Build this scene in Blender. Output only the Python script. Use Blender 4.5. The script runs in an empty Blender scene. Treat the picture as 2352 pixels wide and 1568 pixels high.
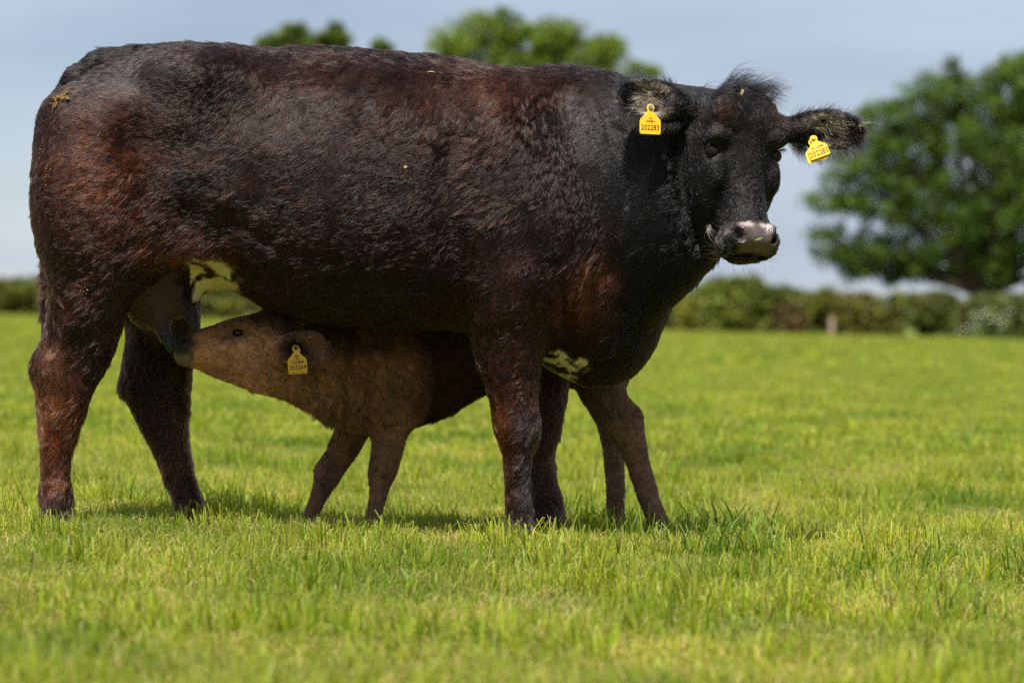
import bpy, math, random, os
import numpy as np
from mathutils import Vector, Matrix

QUICK = ''
rng = np.random.default_rng(7)
random.seed(7)
scene = bpy.context.scene
COL = scene.collection

# ------------------------------------------------------------------ camera
CAM_H, CAM_D, S0, HZ, CX = 0.63, 8.4, 777.0, 713.0, 1176.0
cam_data = bpy.data.cameras.new('camera')
cam = bpy.data.objects.new('camera', cam_data)
COL.objects.link(cam)
cam.location = (0, -CAM_D, CAM_H)
cam.rotation_euler = (math.radians(90), 0, 0)
cam_data.sensor_width = 36.0
cam_data.lens = 36.0 * S0 * CAM_D / 2352.0
cam_data.shift_y = -(784.0 - HZ) / 2352.0
cam_data.clip_start = 0.05
cam_data.clip_end = 6000
cam_data.dof.use_dof = True
cam_data.dof.focus_distance = 8.02
cam_data.dof.aperture_fstop = 2.8
scene.camera = cam

# ------------------------------------------------------------------ sun and sky
SUN_DIR = Vector((-0.16, -0.43, 0.89)).normalized()        # towards the sun
sun_d = bpy.data.lights.new('sun', 'SUN')
sun_d.energy = 5.0
sun_d.angle = math.radians(0.53)
sun_d.color = (1.0, 0.95, 0.87)
sun = bpy.data.objects.new('sun', sun_d)
COL.objects.link(sun)
sun.rotation_euler = SUN_DIR.to_track_quat('Z', 'Y').to_euler()

world = bpy.data.worlds.new('World')
scene.world = world
world.use_nodes = True
wn, wl = world.node_tree.nodes, world.node_tree.links
wn.clear()
w_out = wn.new('ShaderNodeOutputWorld')
w_bg = wn.new('ShaderNodeBackground')
w_sky = wn.new('ShaderNodeTexSky')
w_sky.sky_type = 'NISHITA'
w_sky.sun_disc = False
w_sky.sun_elevation = math.asin(SUN_DIR.z)
w_sky.sun_rotation = math.atan2(SUN_DIR.x, SUN_DIR.y)
w_sky.air_density = 1.0
w_sky.dust_density = 0.2
w_sky.ozone_density = 2.0
w_bg.inputs['Strength'].default_value = 0.061
# thin streaky high cloud over the blue
w_tc = wn.new('ShaderNodeTexCoord')
w_map = wn.new('ShaderNodeMapping')
w_map.inputs['Scale'].default_value = (2.0, 2.0, 9.0)
w_map.inputs['Location'].default_value = (2.6, 3.3, 0.8)
w_noise = wn.new('ShaderNodeTexNoise')
w_noise.inputs['Scale'].default_value = 1.6
w_noise.inputs['Detail'].default_value = 5.0
w_noise.inputs['Roughness'].default_value = 0.52
w_ramp = wn.new('ShaderNodeValToRGB')
w_ramp.color_ramp.elements[0].position = 0.30
w_ramp.color_ramp.elements[0].color = (0.6, 0.6, 0.6, 1)
w_ramp.color_ramp.elements[1].position = 0.54
w_ramp.color_ramp.elements[1].color = (0.9, 0.9, 0.9, 1)
w_mix = wn.new('ShaderNodeMixRGB')
# the cloud itself runs from grey lilac to pale
w_map2 = wn.new('ShaderNodeMapping')
w_map2.inputs['Scale'].default_value = (2.4, 2.4, 10.0)
w_map2.inputs['Location'].default_value = (1.1, 0.3, 2.35)
w_noise2 = wn.new('ShaderNodeTexNoise')
w_noise2.inputs['Scale'].default_value = 1.5
w_noise2.inputs['Detail'].default_value = 4.0
w_ramp2 = wn.new('ShaderNodeValToRGB')
w_ramp2.color_ramp.elements[0].position = 0.34
w_ramp2.color_ramp.elements[0].color = (3.0, 3.75, 5.0, 1)
w_ramp2.color_ramp.elements[1].position = 0.66
w_ramp2.color_ramp.elements[1].color = (4.9, 5.5, 6.6, 1)
wl.new(w_tc.outputs['Generated'], w_map2.inputs['Vector'])
wl.new(w_map2.outputs['Vector'], w_noise2.inputs['Vector'])
wl.new(w_noise2.outputs['Fac'], w_ramp2.inputs['Fac'])
wl.new(w_ramp2.outputs['Color'], w_mix.inputs['Color2'])
wl.new(w_tc.outputs['Generated'], w_map.inputs['Vector'])
wl.new(w_map.outputs['Vector'], w_noise.inputs['Vector'])
wl.new(w_noise.outputs['Fac'], w_ramp.inputs['Fac'])
wl.new(w_ramp.outputs['Color'], w_mix.inputs['Fac'])
wl.new(w_sky.outputs['Color'], w_mix.inputs['Color1'])
wl.new(w_mix.outputs['Color'], w_bg.inputs['Color'])
wl.new(w_bg.outputs['Background'], w_out.inputs['Surface'])

scene.view_settings.view_transform = 'Standard'
scene.view_settings.look = 'None'
scene.view_settings.exposure = 1.0
scene.view_settings.gamma = 1.0
scene.view_settings.use_curve_mapping = False
scene.render.engine = 'CYCLES'
scene.cycles.max_bounces = 8
scene.cycles.transparent_max_bounces = 8
scene.cycles.use_denoising = False            # a denoiser smears the coat; what is left reads as film grain
scene.cycles.use_adaptive_sampling = False
scene.cycles.sample_clamp_indirect = 3.0
scene.cycles.caustics_reflective = False
scene.cycles.caustics_refractive = False
scene.cycles_curves.shape = 'RIBBONS'
scene.cycles_curves.subdivisions = 2


# ------------------------------------------------------------------ helpers
def scl(y):
    return S0 * CAM_D / (CAM_D + y)


def P(px, py, y=0.0):
    """a spot of the field at depth y, from where it is seen"""
    s = scl(y)
    return np.array([(px - CX) / s, y, CAM_H + (HZ - py) / s])


def X(px, y=0.0):
    return (px - CX) / scl(y)


def Z(py, y=0.0):
    return CAM_H + (HZ - py) / scl(y)


def smooth(a, b, t):
    t = np.clip((t - a) / (b - a), 0, 1)
    return t * t * (3 - 2 * t)


def hash3(ix, iy, iz, seed):
    h = (ix.astype(np.int64) * 374761393 + iy.astype(np.int64) * 668265263 + iz.astype(np.int64) * 2147483647 + seed * 1274126177)
    h = (h ^ (h >> 13)) * 1274126177
    h = h ^ (h >> 16)
    return (h & 0xffff).astype(np.float32) / 65535.0


def vnoise(p, scale, seed=0):
    """smooth value noise in -1..1 of points p (n,3)"""
    q = p / scale
    i = np.floor(q).astype(np.int64)
    f = (q - i).astype(np.float32)
    f = f * f * (3 - 2 * f)
    out = np.zeros(len(p), np.float32)
    for dx in (0, 1):
        for dy in (0, 1):
            for dz in (0, 1):
                w = (f[:, 0] if dx else 1 - f[:, 0]) * (f[:, 1] if dy else 1 - f[:, 1]) * (f[:, 2] if dz else 1 - f[:, 2])
                out += w * hash3(i[:, 0] + dx, i[:, 1] + dy, i[:, 2] + dz, seed)
    return out * 2 - 1


def ground_z(x, y):
    x = np.asarray(x, float)
    y = np.asarray(y, float)
    z = -0.025 * 60 * np.tanh(x / 60.0) - 0.060
    z = z + 0.022 * (1 - smooth(-1.35, -0.5, x)) * (1 - smooth(1.5, 4.0, np.abs(y)))
    z = z - 0.03 * smooth(0.0, 0.8, y) * (1 - smooth(2.0, 9.0, y))
    z = z + 0.012 * np.sin(x * 1.3 + 0.7) * np.sin(y * 1.1 + 0.4) * smooth(0.6, 3.0, np.abs(y + 0.1))
    return z


def mesh_obj(name, verts, faces, mat=None, parent=None, smooth_shade=True, link=True):
    me = bpy.data.meshes.new(name)
    me.from_pydata([tuple(v) for v in verts], [], [tuple(f) for f in faces])
    me.update()
    if smooth_shade:
        me.polygons.foreach_set('use_smooth', [True] * len(me.polygons))
    if mat:
        me.materials.append(mat)
    o = bpy.data.objects.new(name, me)
    if link:
        COL.objects.link(o)
    if parent:
        o.parent = parent
    return o


def quads_mesh(name, V, F, mat=None, link=True, smooth_shade=True):
    """fast mesh from arrays: V (n,3), F (m,4)"""
    me = bpy.data.meshes.new(name)
    V = np.ascontiguousarray(V, np.float32)
    F = np.ascontiguousarray(F, np.int32)
    me.vertices.add(len(V))
    me.vertices.foreach_set('co', V.ravel())
    me.loops.add(F.size)
    me.loops.foreach_set('vertex_index', F.ravel())
    me.polygons.add(len(F))
    me.polygons.foreach_set('loop_start', np.arange(0, F.size, F.shape[1], dtype=np.int32))
    me.polygons.foreach_set('loop_total', np.full(len(F), F.shape[1], np.int32))
    if smooth_shade:
        me.polygons.foreach_set('use_smooth', np.ones(len(F), bool))
    me.update(calc_edges=True)
    me.validate()
    if mat:
        me.materials.append(mat)
    o = bpy.data.objects.new(name, me)
    if link:
        COL.objects.link(o)
    return o


def set_color(me, cols, name='Col'):
    at = me.attributes.new(name, 'FLOAT_COLOR', 'POINT')
    c = np.ones((len(cols), 4), np.float32)
    c[:, :3] = cols
    at.data.foreach_set('color', c.ravel())


def tag(o, label=None, category=None, group=None, kind=None):
    if label:
        o['label'] = label
    if category:
        o['category'] = category
    if group:
        o['group'] = group
    if kind:
        o['kind'] = kind
    return o


def empty(name, loc):
    o = bpy.data.objects.new(name, None)
    COL.objects.link(o)
    o.location = loc
    o.empty_display_size = 0.1
    return o


def keep(o, parent):
    """parent without moving"""
    o.parent = parent
    o.matrix_parent_inverse = Matrix.Translation(-Vector(parent.location))
    return o


def tube(points, radii, n=8):
    """verts, quads of a tapered tube along points"""
    pts = [Vector(p) for p in points]
    V, F = [], []
    up = Vector((0.13, 0.31, 0.94))
    for i, p in enumerate(pts):
        t = (pts[min(i + 1, len(pts) - 1)] - pts[max(i - 1, 0)]).normalized()
        a = t.cross(up)
        if a.length < 0.05:
            a = t.cross(Vector((1, 0, 0)))
        a.normalize()
        b = t.cross(a)
        for k in range(n):
            an = 2 * math.pi * k / n
            V.append(p + (a * math.cos(an) + b * math.sin(an)) * radii[i])
        if i:
            o = (i - 1) * n
            for k in range(n):
                F.append((o + k, o + (k + 1) % n, o + n + (k + 1) % n, o + n + k))
    return V, F


# ------------------------------------------------------------------ materials
def mat_new(name):
    m = bpy.data.materials.new(name)
    m.use_nodes = True
    nt = m.node_tree
    nt.nodes.clear()
    out = nt.nodes.new('ShaderNodeOutputMaterial')
    return m, nt, out


def mat_plain(name, color, rough=0.5, spec=0.5, noise=0.0, nscale=20.0, bump=0.0):
    m, nt, out = mat_new(name)
    b = nt.nodes.new('ShaderNodeBsdfPrincipled')
    b.inputs['Base Color'].default_value = (*color, 1)
    b.inputs['Roughness'].default_value = rough
    b.inputs['Specular IOR Level'].default_value = spec
    nt.links.new(b.outputs[0], out.inputs['Surface'])
    if noise or bump:
        tc = nt.nodes.new('ShaderNodeTexCoord')
        n = nt.nodes.new('ShaderNodeTexNoise')
        n.inputs['Scale'].default_value = nscale
        n.inputs['Detail'].default_value = 5
        nt.links.new(tc.outputs['Object'], n.inputs['Vector'])
        if noise:
            r = nt.nodes.new('ShaderNodeValToRGB')
            r.color_ramp.elements[0].position = 0.3
            r.color_ramp.elements[1].position = 0.7
            r.color_ramp.elements[0].color = (*[c * (1 - noise) for c in color], 1)
            r.color_ramp.elements[1].color = (*[min(1, c * (1 + noise)) for c in color], 1)
            nt.links.new(n.outputs['Fac'], r.inputs['Fac'])
            nt.links.new(r.outputs['Color'], b.inputs['Base Color'])
        if bump:
            bp = nt.nodes.new('ShaderNodeBump')
            bp.inputs['Strength'].default_value = bump
            bp.inputs['Distance'].default_value = 0.004
            nt.links.new(n.outputs['Fac'], bp.inputs['Height'])
            nt.links.new(bp.outputs['Normal'], b.inputs['Normal'])
    return m


def mat_leaf(name, translucent=0.4, rough=0.5, spec=0.3, dark=(0.5, 0.62, 0.4), lite=(1.3, 1.15, 1.0), nscale=0.5):
    """green stuff: own colour attribute, varied over the ground, light passing through"""
    m, nt, out = mat_new(name)
    N, L = nt.nodes, nt.links
    at = N.new('ShaderNodeAttribute')
    at.attribute_name = 'Col'
    geo = N.new('ShaderNodeNewGeometry')
    no = N.new('ShaderNodeTexNoise')
    no.inputs['Scale'].default_value = nscale
    no.inputs['Detail'].default_value = 3
    L.new(geo.outputs['Position'], no.inputs['Vector'])
    rp = N.new('ShaderNodeValToRGB')
    rp.color_ramp.elements[0].position = 0.3
    rp.color_ramp.elements[0].color = (*dark, 1)
    rp.color_ramp.elements[1].position = 0.72
    rp.color_ramp.elements[1].color = (*lite, 1)
    L.new(no.outputs['Fac'], rp.inputs['Fac'])
    mu = N.new('ShaderNodeMixRGB')
    mu.blend_type = 'MULTIPLY'
    mu.inputs['Fac'].default_value = 1
    L.new(at.outputs['Color'], mu.inputs['Color1'])
    L.new(rp.outputs['Color'], mu.inputs['Color2'])
    b = N.new('ShaderNodeBsdfPrincipled')
    b.inputs['Roughness'].default_value = rough
    b.inputs['Specular IOR Level'].default_value = spec
    L.new(mu.outputs['Color'], b.inputs['Base Color'])
    t = N.new('ShaderNodeBsdfTranslucent')
    hs = N.new('ShaderNodeHueSaturation')
    hs.inputs['Hue'].default_value = 0.485
    hs.inputs['Saturation'].default_value = 1.1
    hs.inputs['Value'].default_value = 1.25
    L.new(mu.outputs['Color'], hs.inputs['Color'])
    L.new(hs.outputs['Color'], t.inputs['Color'])
    mx = N.new('ShaderNodeMixShader')
    mx.inputs['Fac'].default_value = translucent
    L.new(b.outputs[0], mx.inputs[1])
    L.new(t.outputs[0], mx.inputs[2])
    L.new(mx.outputs[0], out.inputs['Surface'])
    return m


M_GRASS = mat_leaf('grass_blades', 0.5, 0.5, 0.22, dark=(0.55, 0.68, 0.45), lite=(1.5, 1.28, 1.2), nscale=1.4)
M_TREE = mat_leaf('tree_leaves', 0.35, 0.55, 0.25, dark=(0.75, 0.8, 0.7), lite=(1.2, 1.15, 1.0), nscale=0.4)
M_BARK = mat_plain('bark', (0.05, 0.036, 0.026), 0.95, 0.1, 0.4, 6, 0.8)


def mat_soil():
    m, nt, out = mat_new('field_ground')
    N, L = nt.nodes, nt.links
    geo = N.new('ShaderNodeNewGeometry')
    n1 = N.new('ShaderNodeTexNoise')
    n1.inputs['Scale'].default_value = 14
    n1.inputs['Detail'].default_value = 6
    n2 = N.new('ShaderNodeTexNoise')
    n2.inputs['Scale'].default_value = 0.35
    n2.inputs['Detail'].default_value = 4
    L.new(geo.outputs['Position'], n1.inputs['Vector'])
    L.new(geo.outputs['Position'], n2.inputs['Vector'])
    r1 = N.new('ShaderNodeValToRGB')
    r1.color_ramp.elements[0].position = 0.3
    r1.color_ramp.elements[0].color = (0.065, 0.085, 0.016, 1)
    r1.color_ramp.elements[1].position = 0.7
    r1.color_ramp.elements[1].color = (0.15, 0.16, 0.035, 1)
    r2 = N.new('ShaderNodeValToRGB')
    r2.color_ramp.elements[0].color = (0.85, 0.9, 0.8, 1)
    r2.color_ramp.elements[1].color = (1.15, 1.1, 1.1, 1)
    L.new(n1.outputs['Fac'], r1.inputs['Fac'])
    L.new(n2.outputs['Fac'], r2.inputs['Fac'])
    mu = N.new('ShaderNodeMixRGB')
    mu.blend_type = 'MULTIPLY'
    mu.inputs['Fac'].default_value = 1
    L.new(r1.outputs['Color'], mu.inputs['Color1'])
    L.new(r2.outputs['Color'], mu.inputs['Color2'])
    b = N.new('ShaderNodeBsdfPrincipled')
    b.inputs['Roughness'].default_value = 0.9
    b.inputs['Specular IOR Level'].default_value = 0.1
    L.new(mu.outputs['Color'], b.inputs['Base Color'])
    L.new(b.outputs[0], out.inputs['Surface'])
    return m


def mat_skin(name):
    """hide under the coat: colour attribute, a gloss attribute for bare wet skin"""
    m, nt, out = mat_new(name)
    N, L = nt.nodes, nt.links
    at = N.new('ShaderNodeAttribute')
    at.attribute_name = 'Col'
    gl = N.new('ShaderNodeAttribute')
    gl.attribute_name = 'gloss'
    b = N.new('ShaderNodeBsdfPrincipled')
    L.new(at.outputs['Color'], b.inputs['Base Color'])
    mr = N.new('ShaderNodeMapRange')
    mr.inputs['To Min'].default_value = 0.75
    mr.inputs['To Max'].default_value = 0.36
    L.new(gl.outputs['Fac'], mr.inputs['Value'])
    L.new(mr.outputs[0], b.inputs['Roughness'])
    ms = N.new('ShaderNodeMapRange')
    ms.inputs['To Min'].default_value = 0.15
    ms.inputs['To Max'].default_value = 0.6
    L.new(gl.outputs['Fac'], ms.inputs['Value'])
    L.new(ms.outputs[0], b.inputs['Specular IOR Level'])
    tc = N.new('ShaderNodeTexCoord')
    no = N.new('ShaderNodeTexVoronoi')
    no.inputs['Scale'].default_value = 260
    L.new(tc.outputs['Object'], no.inputs['Vector'])
    bp = N.new('ShaderNodeBump')
    bp.inputs['Strength'].default_value = 0.8
    bp.inputs['Distance'].default_value = 0.0016
    L.new(no.outputs['Distance'], bp.inputs['Height'])
    L.new(bp.outputs['Normal'], b.inputs['Normal'])
    L.new(b.outputs[0], out.inputs['Surface'])
    return m


def mat_hair(name, rough=0.32, radial=0.5, coat=0.0, ior=1.45):
    m, nt, out = mat_new(name)
    N, L = nt.nodes, nt.links
    at = N.new('ShaderNodeAttribute')
    at.attribute_name = 'hair_col'
    h = N.new('ShaderNodeBsdfHairPrincipled')
    h.parametrization = 'COLOR'
    h.inputs['Roughness'].default_value = rough
    h.inputs['Radial Roughness'].default_value = radial
    h.inputs['Coat'].default_value = coat
    h.inputs['IOR'].default_value = ior
    L.new(at.outputs['Color'], h.inputs['Color'])
    L.new(h.outputs[0], out.inputs['Surface'])
    return m


M_SKIN = mat_skin('cow_hide')
M_SKIN2 = mat_skin('calf_hide')
M_HAIR = mat_hair('cow_hair', .24, .42, 0, 1.34)
def mat_soft_hair(name):
    m, nt, out = mat_new(name)
    at = nt.nodes.new('ShaderNodeAttribute')
    at.attribute_name = 'hair_col'
    b = nt.nodes.new('ShaderNodeBsdfPrincipled')
    b.inputs['Roughness'].default_value = 0.55
    b.inputs['Specular IOR Level'].default_value = 0.25
    nt.links.new(at.outputs['Color'], b.inputs['Base Color'])
    nt.links.new(b.outputs[0], out.inputs['Surface'])
    return m


M_HAIR2 = mat_soft_hair('calf_hair')
M_SLEEK = mat_hair('sleek_cow_hair', .26, .42, 0, 1.40)
M_WHISK = mat_hair('whisker_hair', 0.3, 0.5)
M_EYE = mat_plain('eye_dark', (0.012, 0.006, 0.003), 0.05, 0.28)
M_TAG = mat_plain('tag_yellow_plastic', (0.74, 0.39, 0.006), 0.42, 0.45, 0.06, 60, 0.1)
M_INK = mat_plain('tag_black_print', (0.012, 0.012, 0.012), 0.55, 0.3)
M_STUD = mat_plain('tag_blue_stud', (0.10, 0.22, 0.30), 0.45, 0.5, 0.3, 200)
M_DARK = mat_plain('tag_dark_pin', (0.05, 0.04, 0.02), 0.6, 0.3)
M_WOOD = mat_plain('weathered_wood', (0.30, 0.23, 0.17), 0.9, 0.15, 0.3, 8, 0.6)
M_DUNG = mat_plain('dry_dung', (0.16, 0.10, 0.035), 0.95, 0.1, 0.4, 60, 0.6)
M_DRYLEAF = mat_plain('dry_leaf', (0.42, 0.27, 0.12), 0.8, 0.2, 0.2, 80)
M_STRAW = mat_plain('straw', (0.55, 0.43, 0.22), 0.7, 0.3, 0.15, 60)
M_FRESH = mat_plain('fresh_blade', (0.30, 0.46, 0.06), 0.5, 0.4, 0.1, 60)

# ------------------------------------------------------------------ field (ground sheet)
def build_ground():
    xs = np.unique(np.concatenate([np.linspace(-12, 12, 121), np.linspace(-80, 80, 81), np.linspace(-2500, 2500, 41)]))
    ys = np.unique(np.concatenate([np.linspace(-9, 8, 86), np.linspace(-40, 140, 91), np.linspace(-2500, 3500, 41)]))
    gx, gy = np.meshgrid(xs, ys, indexing='ij')
    gz = ground_z(gx, gy)
    V = np.stack([gx, gy, gz], -1).reshape(-1, 3)
    nx, ny = len(xs), len(ys)
    i, j = np.meshgrid(np.arange(nx - 1), np.arange(ny - 1), indexing='ij')
    a = (i * ny + j).ravel()
    F = np.stack([a, a + ny, a + ny + 1, a + 1], 1)
    o = quads_mesh('field', V, F, mat_soil())
    tag(o, 'sunlit green pasture sloping gently down to the right', kind='structure')


build_ground()


# ------------------------------------------------------------------ implicit body modelling
class Body:
    def __init__(self, lo, hi, vox):
        self.lo = np.array(lo, np.float32)
        self.vox = vox
        self.n = np.ceil((np.array(hi) - np.array(lo)) / vox).astype(int) + 1
        self.D = np.full(self.n, 0.5, np.float32)

    def grid(self, lo, hi):
        a = np.clip(np.floor((np.array(lo) - self.lo) / self.vox).astype(int), 0, self.n - 1)
        b = np.clip(np.ceil((np.array(hi) - self.lo) / self.vox).astype(int) + 1, 1, self.n)
        ax = [(self.lo[k] + np.arange(a[k], b[k]) * self.vox).astype(np.float32) for k in range(3)]
        return (slice(a[0], b[0]), slice(a[1], b[1]), slice(a[2], b[2])), ax[0][:, None, None], ax[1][None, :, None], ax[2][None, None, :]

    def put(self, sl, d, k, op='add'):
        D = self.D[sl]
        if op == 'add':
            if k > 0:
                h = np.maximum(k - np.abs(D - d), 0) / k
                self.D[sl] = np.minimum(D, d) - h * h * k * 0.25
            else:
                self.D[sl] = np.minimum(D, d)
        else:
            d = -d
            h = np.maximum(k - np.abs(D - d), 0) / k
            self.D[sl] = np.maximum(D, d) + h * h * k * 0.25

    def ell(self, c, r, k=0.04, rot=None, op='add'):
        """ellipsoid; rot = 3x3 with rows the local axes"""
        c = np.array(c, np.float32)
        r = np.array(r, np.float32)
        m = (max(r) if rot is not None else r) + k + 0.02
        sl, x, y, z = self.grid(c - m, c + m)
        x, y, z = x - c[0], y - c[1], z - c[2]
        if rot is not None:
            x, y, z = [rot[i][0] * x + rot[i][1] * y + rot[i][2] * z for i in range(3)]
        q = np.sqrt((x / r[0]) ** 2 + (y / r[1]) ** 2 + (z / r[2]) ** 2)
        q2 = np.sqrt((x / r[0] ** 2) ** 2 + (y / r[1] ** 2) ** 2 + (z / r[2] ** 2) ** 2)
        d = q * (q - 1) / np.maximum(q2, 1e-6)
        d = np.where(q < 1e-3, -min(r), d)
        self.put(sl, d.astype(np.float32), k, op)

    def cone(self, a, b, ra, rb, k=0.03, op='add'):
        a, b = np.array(a, np.float32), np.array(b, np.float32)
        m = max(ra, rb) + k + 0.02
        sl, x, y, z = self.grid(np.minimum(a, b) - m, np.maximum(a, b) + m)
        ab = b - a
        L2 = float(ab @ ab)
        x, y, z = x - a[0], y - a[1], z - a[2]
        t = np.clip((x * ab[0] + y * ab[1] + z * ab[2]) / L2, 0, 1)
        d = np.sqrt((x - t * ab[0]) ** 2 + (y - t * ab[1]) ** 2 + (z - t * ab[2]) ** 2) - (ra + (rb - ra) * t)
        self.put(sl, d, k, op)

    def chain(self, pts, radii, k=0.02):
        for i in range(len(pts) - 1):
            self.cone(pts[i], pts[i + 1], radii[i], radii[i + 1], k if i else 0.05)

    def loft(self, O, axes, st, k=0.05, pw=2.2, op='add'):
        """sections along axes[0]; st rows: s, u0 (centre), ua, v_top, v_bot, v_mid; section half width ua in u, from v_bot to v_top"""
        O = np.array(O, np.float32)
        A = np.array(axes, np.float32)
        st = np.array(sorted(st), float)
        ss = np.linspace(st[0, 0], st[-1, 0], 160)
        par = [pchip(st[:, 0], st[:, c], ss) for c in range(1, 6)]
        # bounding box
        pts = []
        for i in range(0, 160, 6):
            for u in (par[0][i] - par[1][i], par[0][i] + par[1][i]):
                for v in (par[2][i], par[3][i]):
                    pts.append(O + A[0] * ss[i] + A[1] * u + A[2] * v)
        pts = np.array(pts)
        m = k + 0.03
        sl, x, y, z = self.grid(pts.min(0) - m, pts.max(0) + m)
        x, y, z = x - O[0], y - O[1], z - O[2]
        s = A[0][0] * x + A[0][1] * y + A[0][2] * z
        u = A[1][0] * x + A[1][1] * y + A[1][2] * z
        v = A[2][0] * x + A[2][1] * y + A[2][2] * z
        shp = np.broadcast(s, u, v).shape
        sc = np.clip(s, ss[0], ss[-1])
        u0, ua, vt, vb, vm = [np.interp(sc, ss, p).astype(np.float32) for p in par]
        u = np.broadcast_to(u, shp) - u0
        v = np.broadcast_to(v, shp) - vm
        hv = np.where(v > 0, vt - vm, vm - vb)
        hv = np.maximum(hv, 1e-3)
        q = (np.abs(u / ua) ** pw + np.abs(v / hv) ** pw) ** (1 / pw)
        r = np.sqrt(u * u + v * v)
        d = np.where(q > 0.05, r * (1 - 1 / np.maximum(q, 0.05)), -np.minimum(ua, hv) * (1 - q))
        d = np.maximum(d, -np.minimum(ua, hv))
        over = np.maximum(np.maximum(ss[0] - s, s - ss[-1]), 0)
        d = np.where(over > 0, np.sqrt(np.maximum(d, 0) ** 2 + over ** 2) , d)
        self.put(sl, d.astype(np.float32), k, op)

    def leg(self, rows, k=0.05, pw=2.2, hoof=True):
        """rows: py, left px, right px, centre y, half y (image tracing at depth y)"""
        st = []
        for py, l, r, yc, hy in rows:
            z = Z(py, yc)
            x0, x1 = X(l, yc), X(r, yc)
            ins = .004 if z > .45 else .0075
            st.append((-z, yc, hy, x1 - ins, x0 + ins, 0.5 * (x0 + x1)))
        self.loft((0, 0, 0), ((0, 0, -1), (0, 1, 0), (1, 0, 0)), st, k, pw)

    def mesh(self, iso=0.0):
        D = self.D - iso
        ins = D < 0
        n = D.shape
        c = np.zeros((n[0] - 1, n[1] - 1, n[2] - 1), np.int8)
        for a in (0, 1):
            for b in (0, 1):
                for e in (0, 1):
                    c += ins[a:n[0] - 1 + a, b:n[1] - 1 + b, e:n[2] - 1 + e]
        act = (c > 0) & (c < 8)
        idx = np.argwhere(act)
        ids = np.full(act.shape, -1, np.int32)
        ids[act] = np.arange(len(idx), dtype=np.int32)
        acc = np.zeros((len(idx), 3), np.float32)
        cnt = np.zeros(len(idx), np.float32)
        for ax in range(3):
            o1, o2 = [k for k in range(3) if k != ax]
            for p in (0, 1):
                for q in (0, 1):
                    s = idx.copy()
                    s[:, o1] += p
                    s[:, o2] += q
                    e = s.copy()
                    e[:, ax] += 1
                    d0 = D[s[:, 0], s[:, 1], s[:, 2]]
                    d1 = D[e[:, 0], e[:, 1], e[:, 2]]
                    cr = (d0 < 0) != (d1 < 0)
                    t = d0[cr] / (d0[cr] - d1[cr])
                    pt = s[cr].astype(np.float32)
                    pt[:, ax] += t
                    acc[cr] += pt
                    cnt[cr] += 1
        V = acc / np.maximum(cnt, 1)[:, None] * self.vox + self.lo
        F = []
        for ax in range(3):
            o1, o2 = [k for k in range(3) if k != ax]
            sl0 = [slice(None)] * 3
            sl1 = [slice(None)] * 3
            sl0[ax] = slice(0, n[ax] - 1)
            sl1[ax] = slice(1, n[ax])
            ch = ins[tuple(sl0)] != ins[tuple(sl1)]
            e = np.argwhere(ch)
            e = e[(e[:, o1] > 0) & (e[:, o2] > 0) & (e[:, o1] < n[o1] - 1) & (e[:, o2] < n[o2] - 1)]
            def cell(p, q):
                f = e.copy()
                f[:, o1] -= p
                f[:, o2] -= q
                return ids[f[:, 0], f[:, 1], f[:, 2]]
            quad = np.stack([cell(0, 0), cell(1, 0), cell(1, 1), cell(0, 1)], 1)
            neg = ins[e[:, 0], e[:, 1], e[:, 2]]
            if ax == 1:
                neg = ~neg
            quad = np.where(neg[:, None], quad, quad[:, ::-1])
            F.append(quad)
        F = np.concatenate(F)
        F = F[(F >= 0).all(1)]
        # a little tangential relaxing to hide the grid
        for it in range(2):
            sm = np.zeros_like(V)
            w = np.zeros(len(V), np.float32)
            for a in range(4):
                b = (a + 1) % 4
                np.add.at(sm, F[:, a], V[F[:, b]])
                np.add.at(sm, F[:, b], V[F[:, a]])
                np.add.at(w, F[:, a], 1)
                np.add.at(w, F[:, b], 1)
            V = V * 0.5 + 0.5 * sm / np.maximum(w, 1)[:, None]
        return V, F


def pchip(x, y, xi):
    h = np.diff(x)
    d = np.diff(y) / h
    m = np.zeros_like(y)
    m[0], m[-1] = d[0], d[-1]
    for i in range(1, len(y) - 1):
        if d[i - 1] * d[i] > 0:
            w1, w2 = 2 * h[i] + h[i - 1], h[i] + 2 * h[i - 1]
            m[i] = (w1 + w2) / (w1 / d[i - 1] + w2 / d[i])
    j = np.clip(np.searchsorted(x, xi) - 1, 0, len(x) - 2)
    t = (xi - x[j]) / h[j]
    return ((2 * t ** 3 - 3 * t ** 2 + 1) * y[j] + (t ** 3 - 2 * t ** 2 + t) * h[j] * m[j]
            + (-2 * t ** 3 + 3 * t ** 2) * y[j + 1] + (t ** 3 - t ** 2) * h[j] * m[j + 1])


def vert_normals(V, F):
    n = np.cross(V[F[:, 2]] - V[F[:, 0]], V[F[:, 3]] - V[F[:, 1]])
    N = np.zeros_like(V)
    for a in range(4):
        np.add.at(N, F[:, a], n)
    return N / np.maximum(np.linalg.norm(N, axis=1), 1e-9)[:, None]


def unit(v):
    v = np.asarray(v, float)
    return v / np.linalg.norm(v, axis=-1, keepdims=True)


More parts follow.
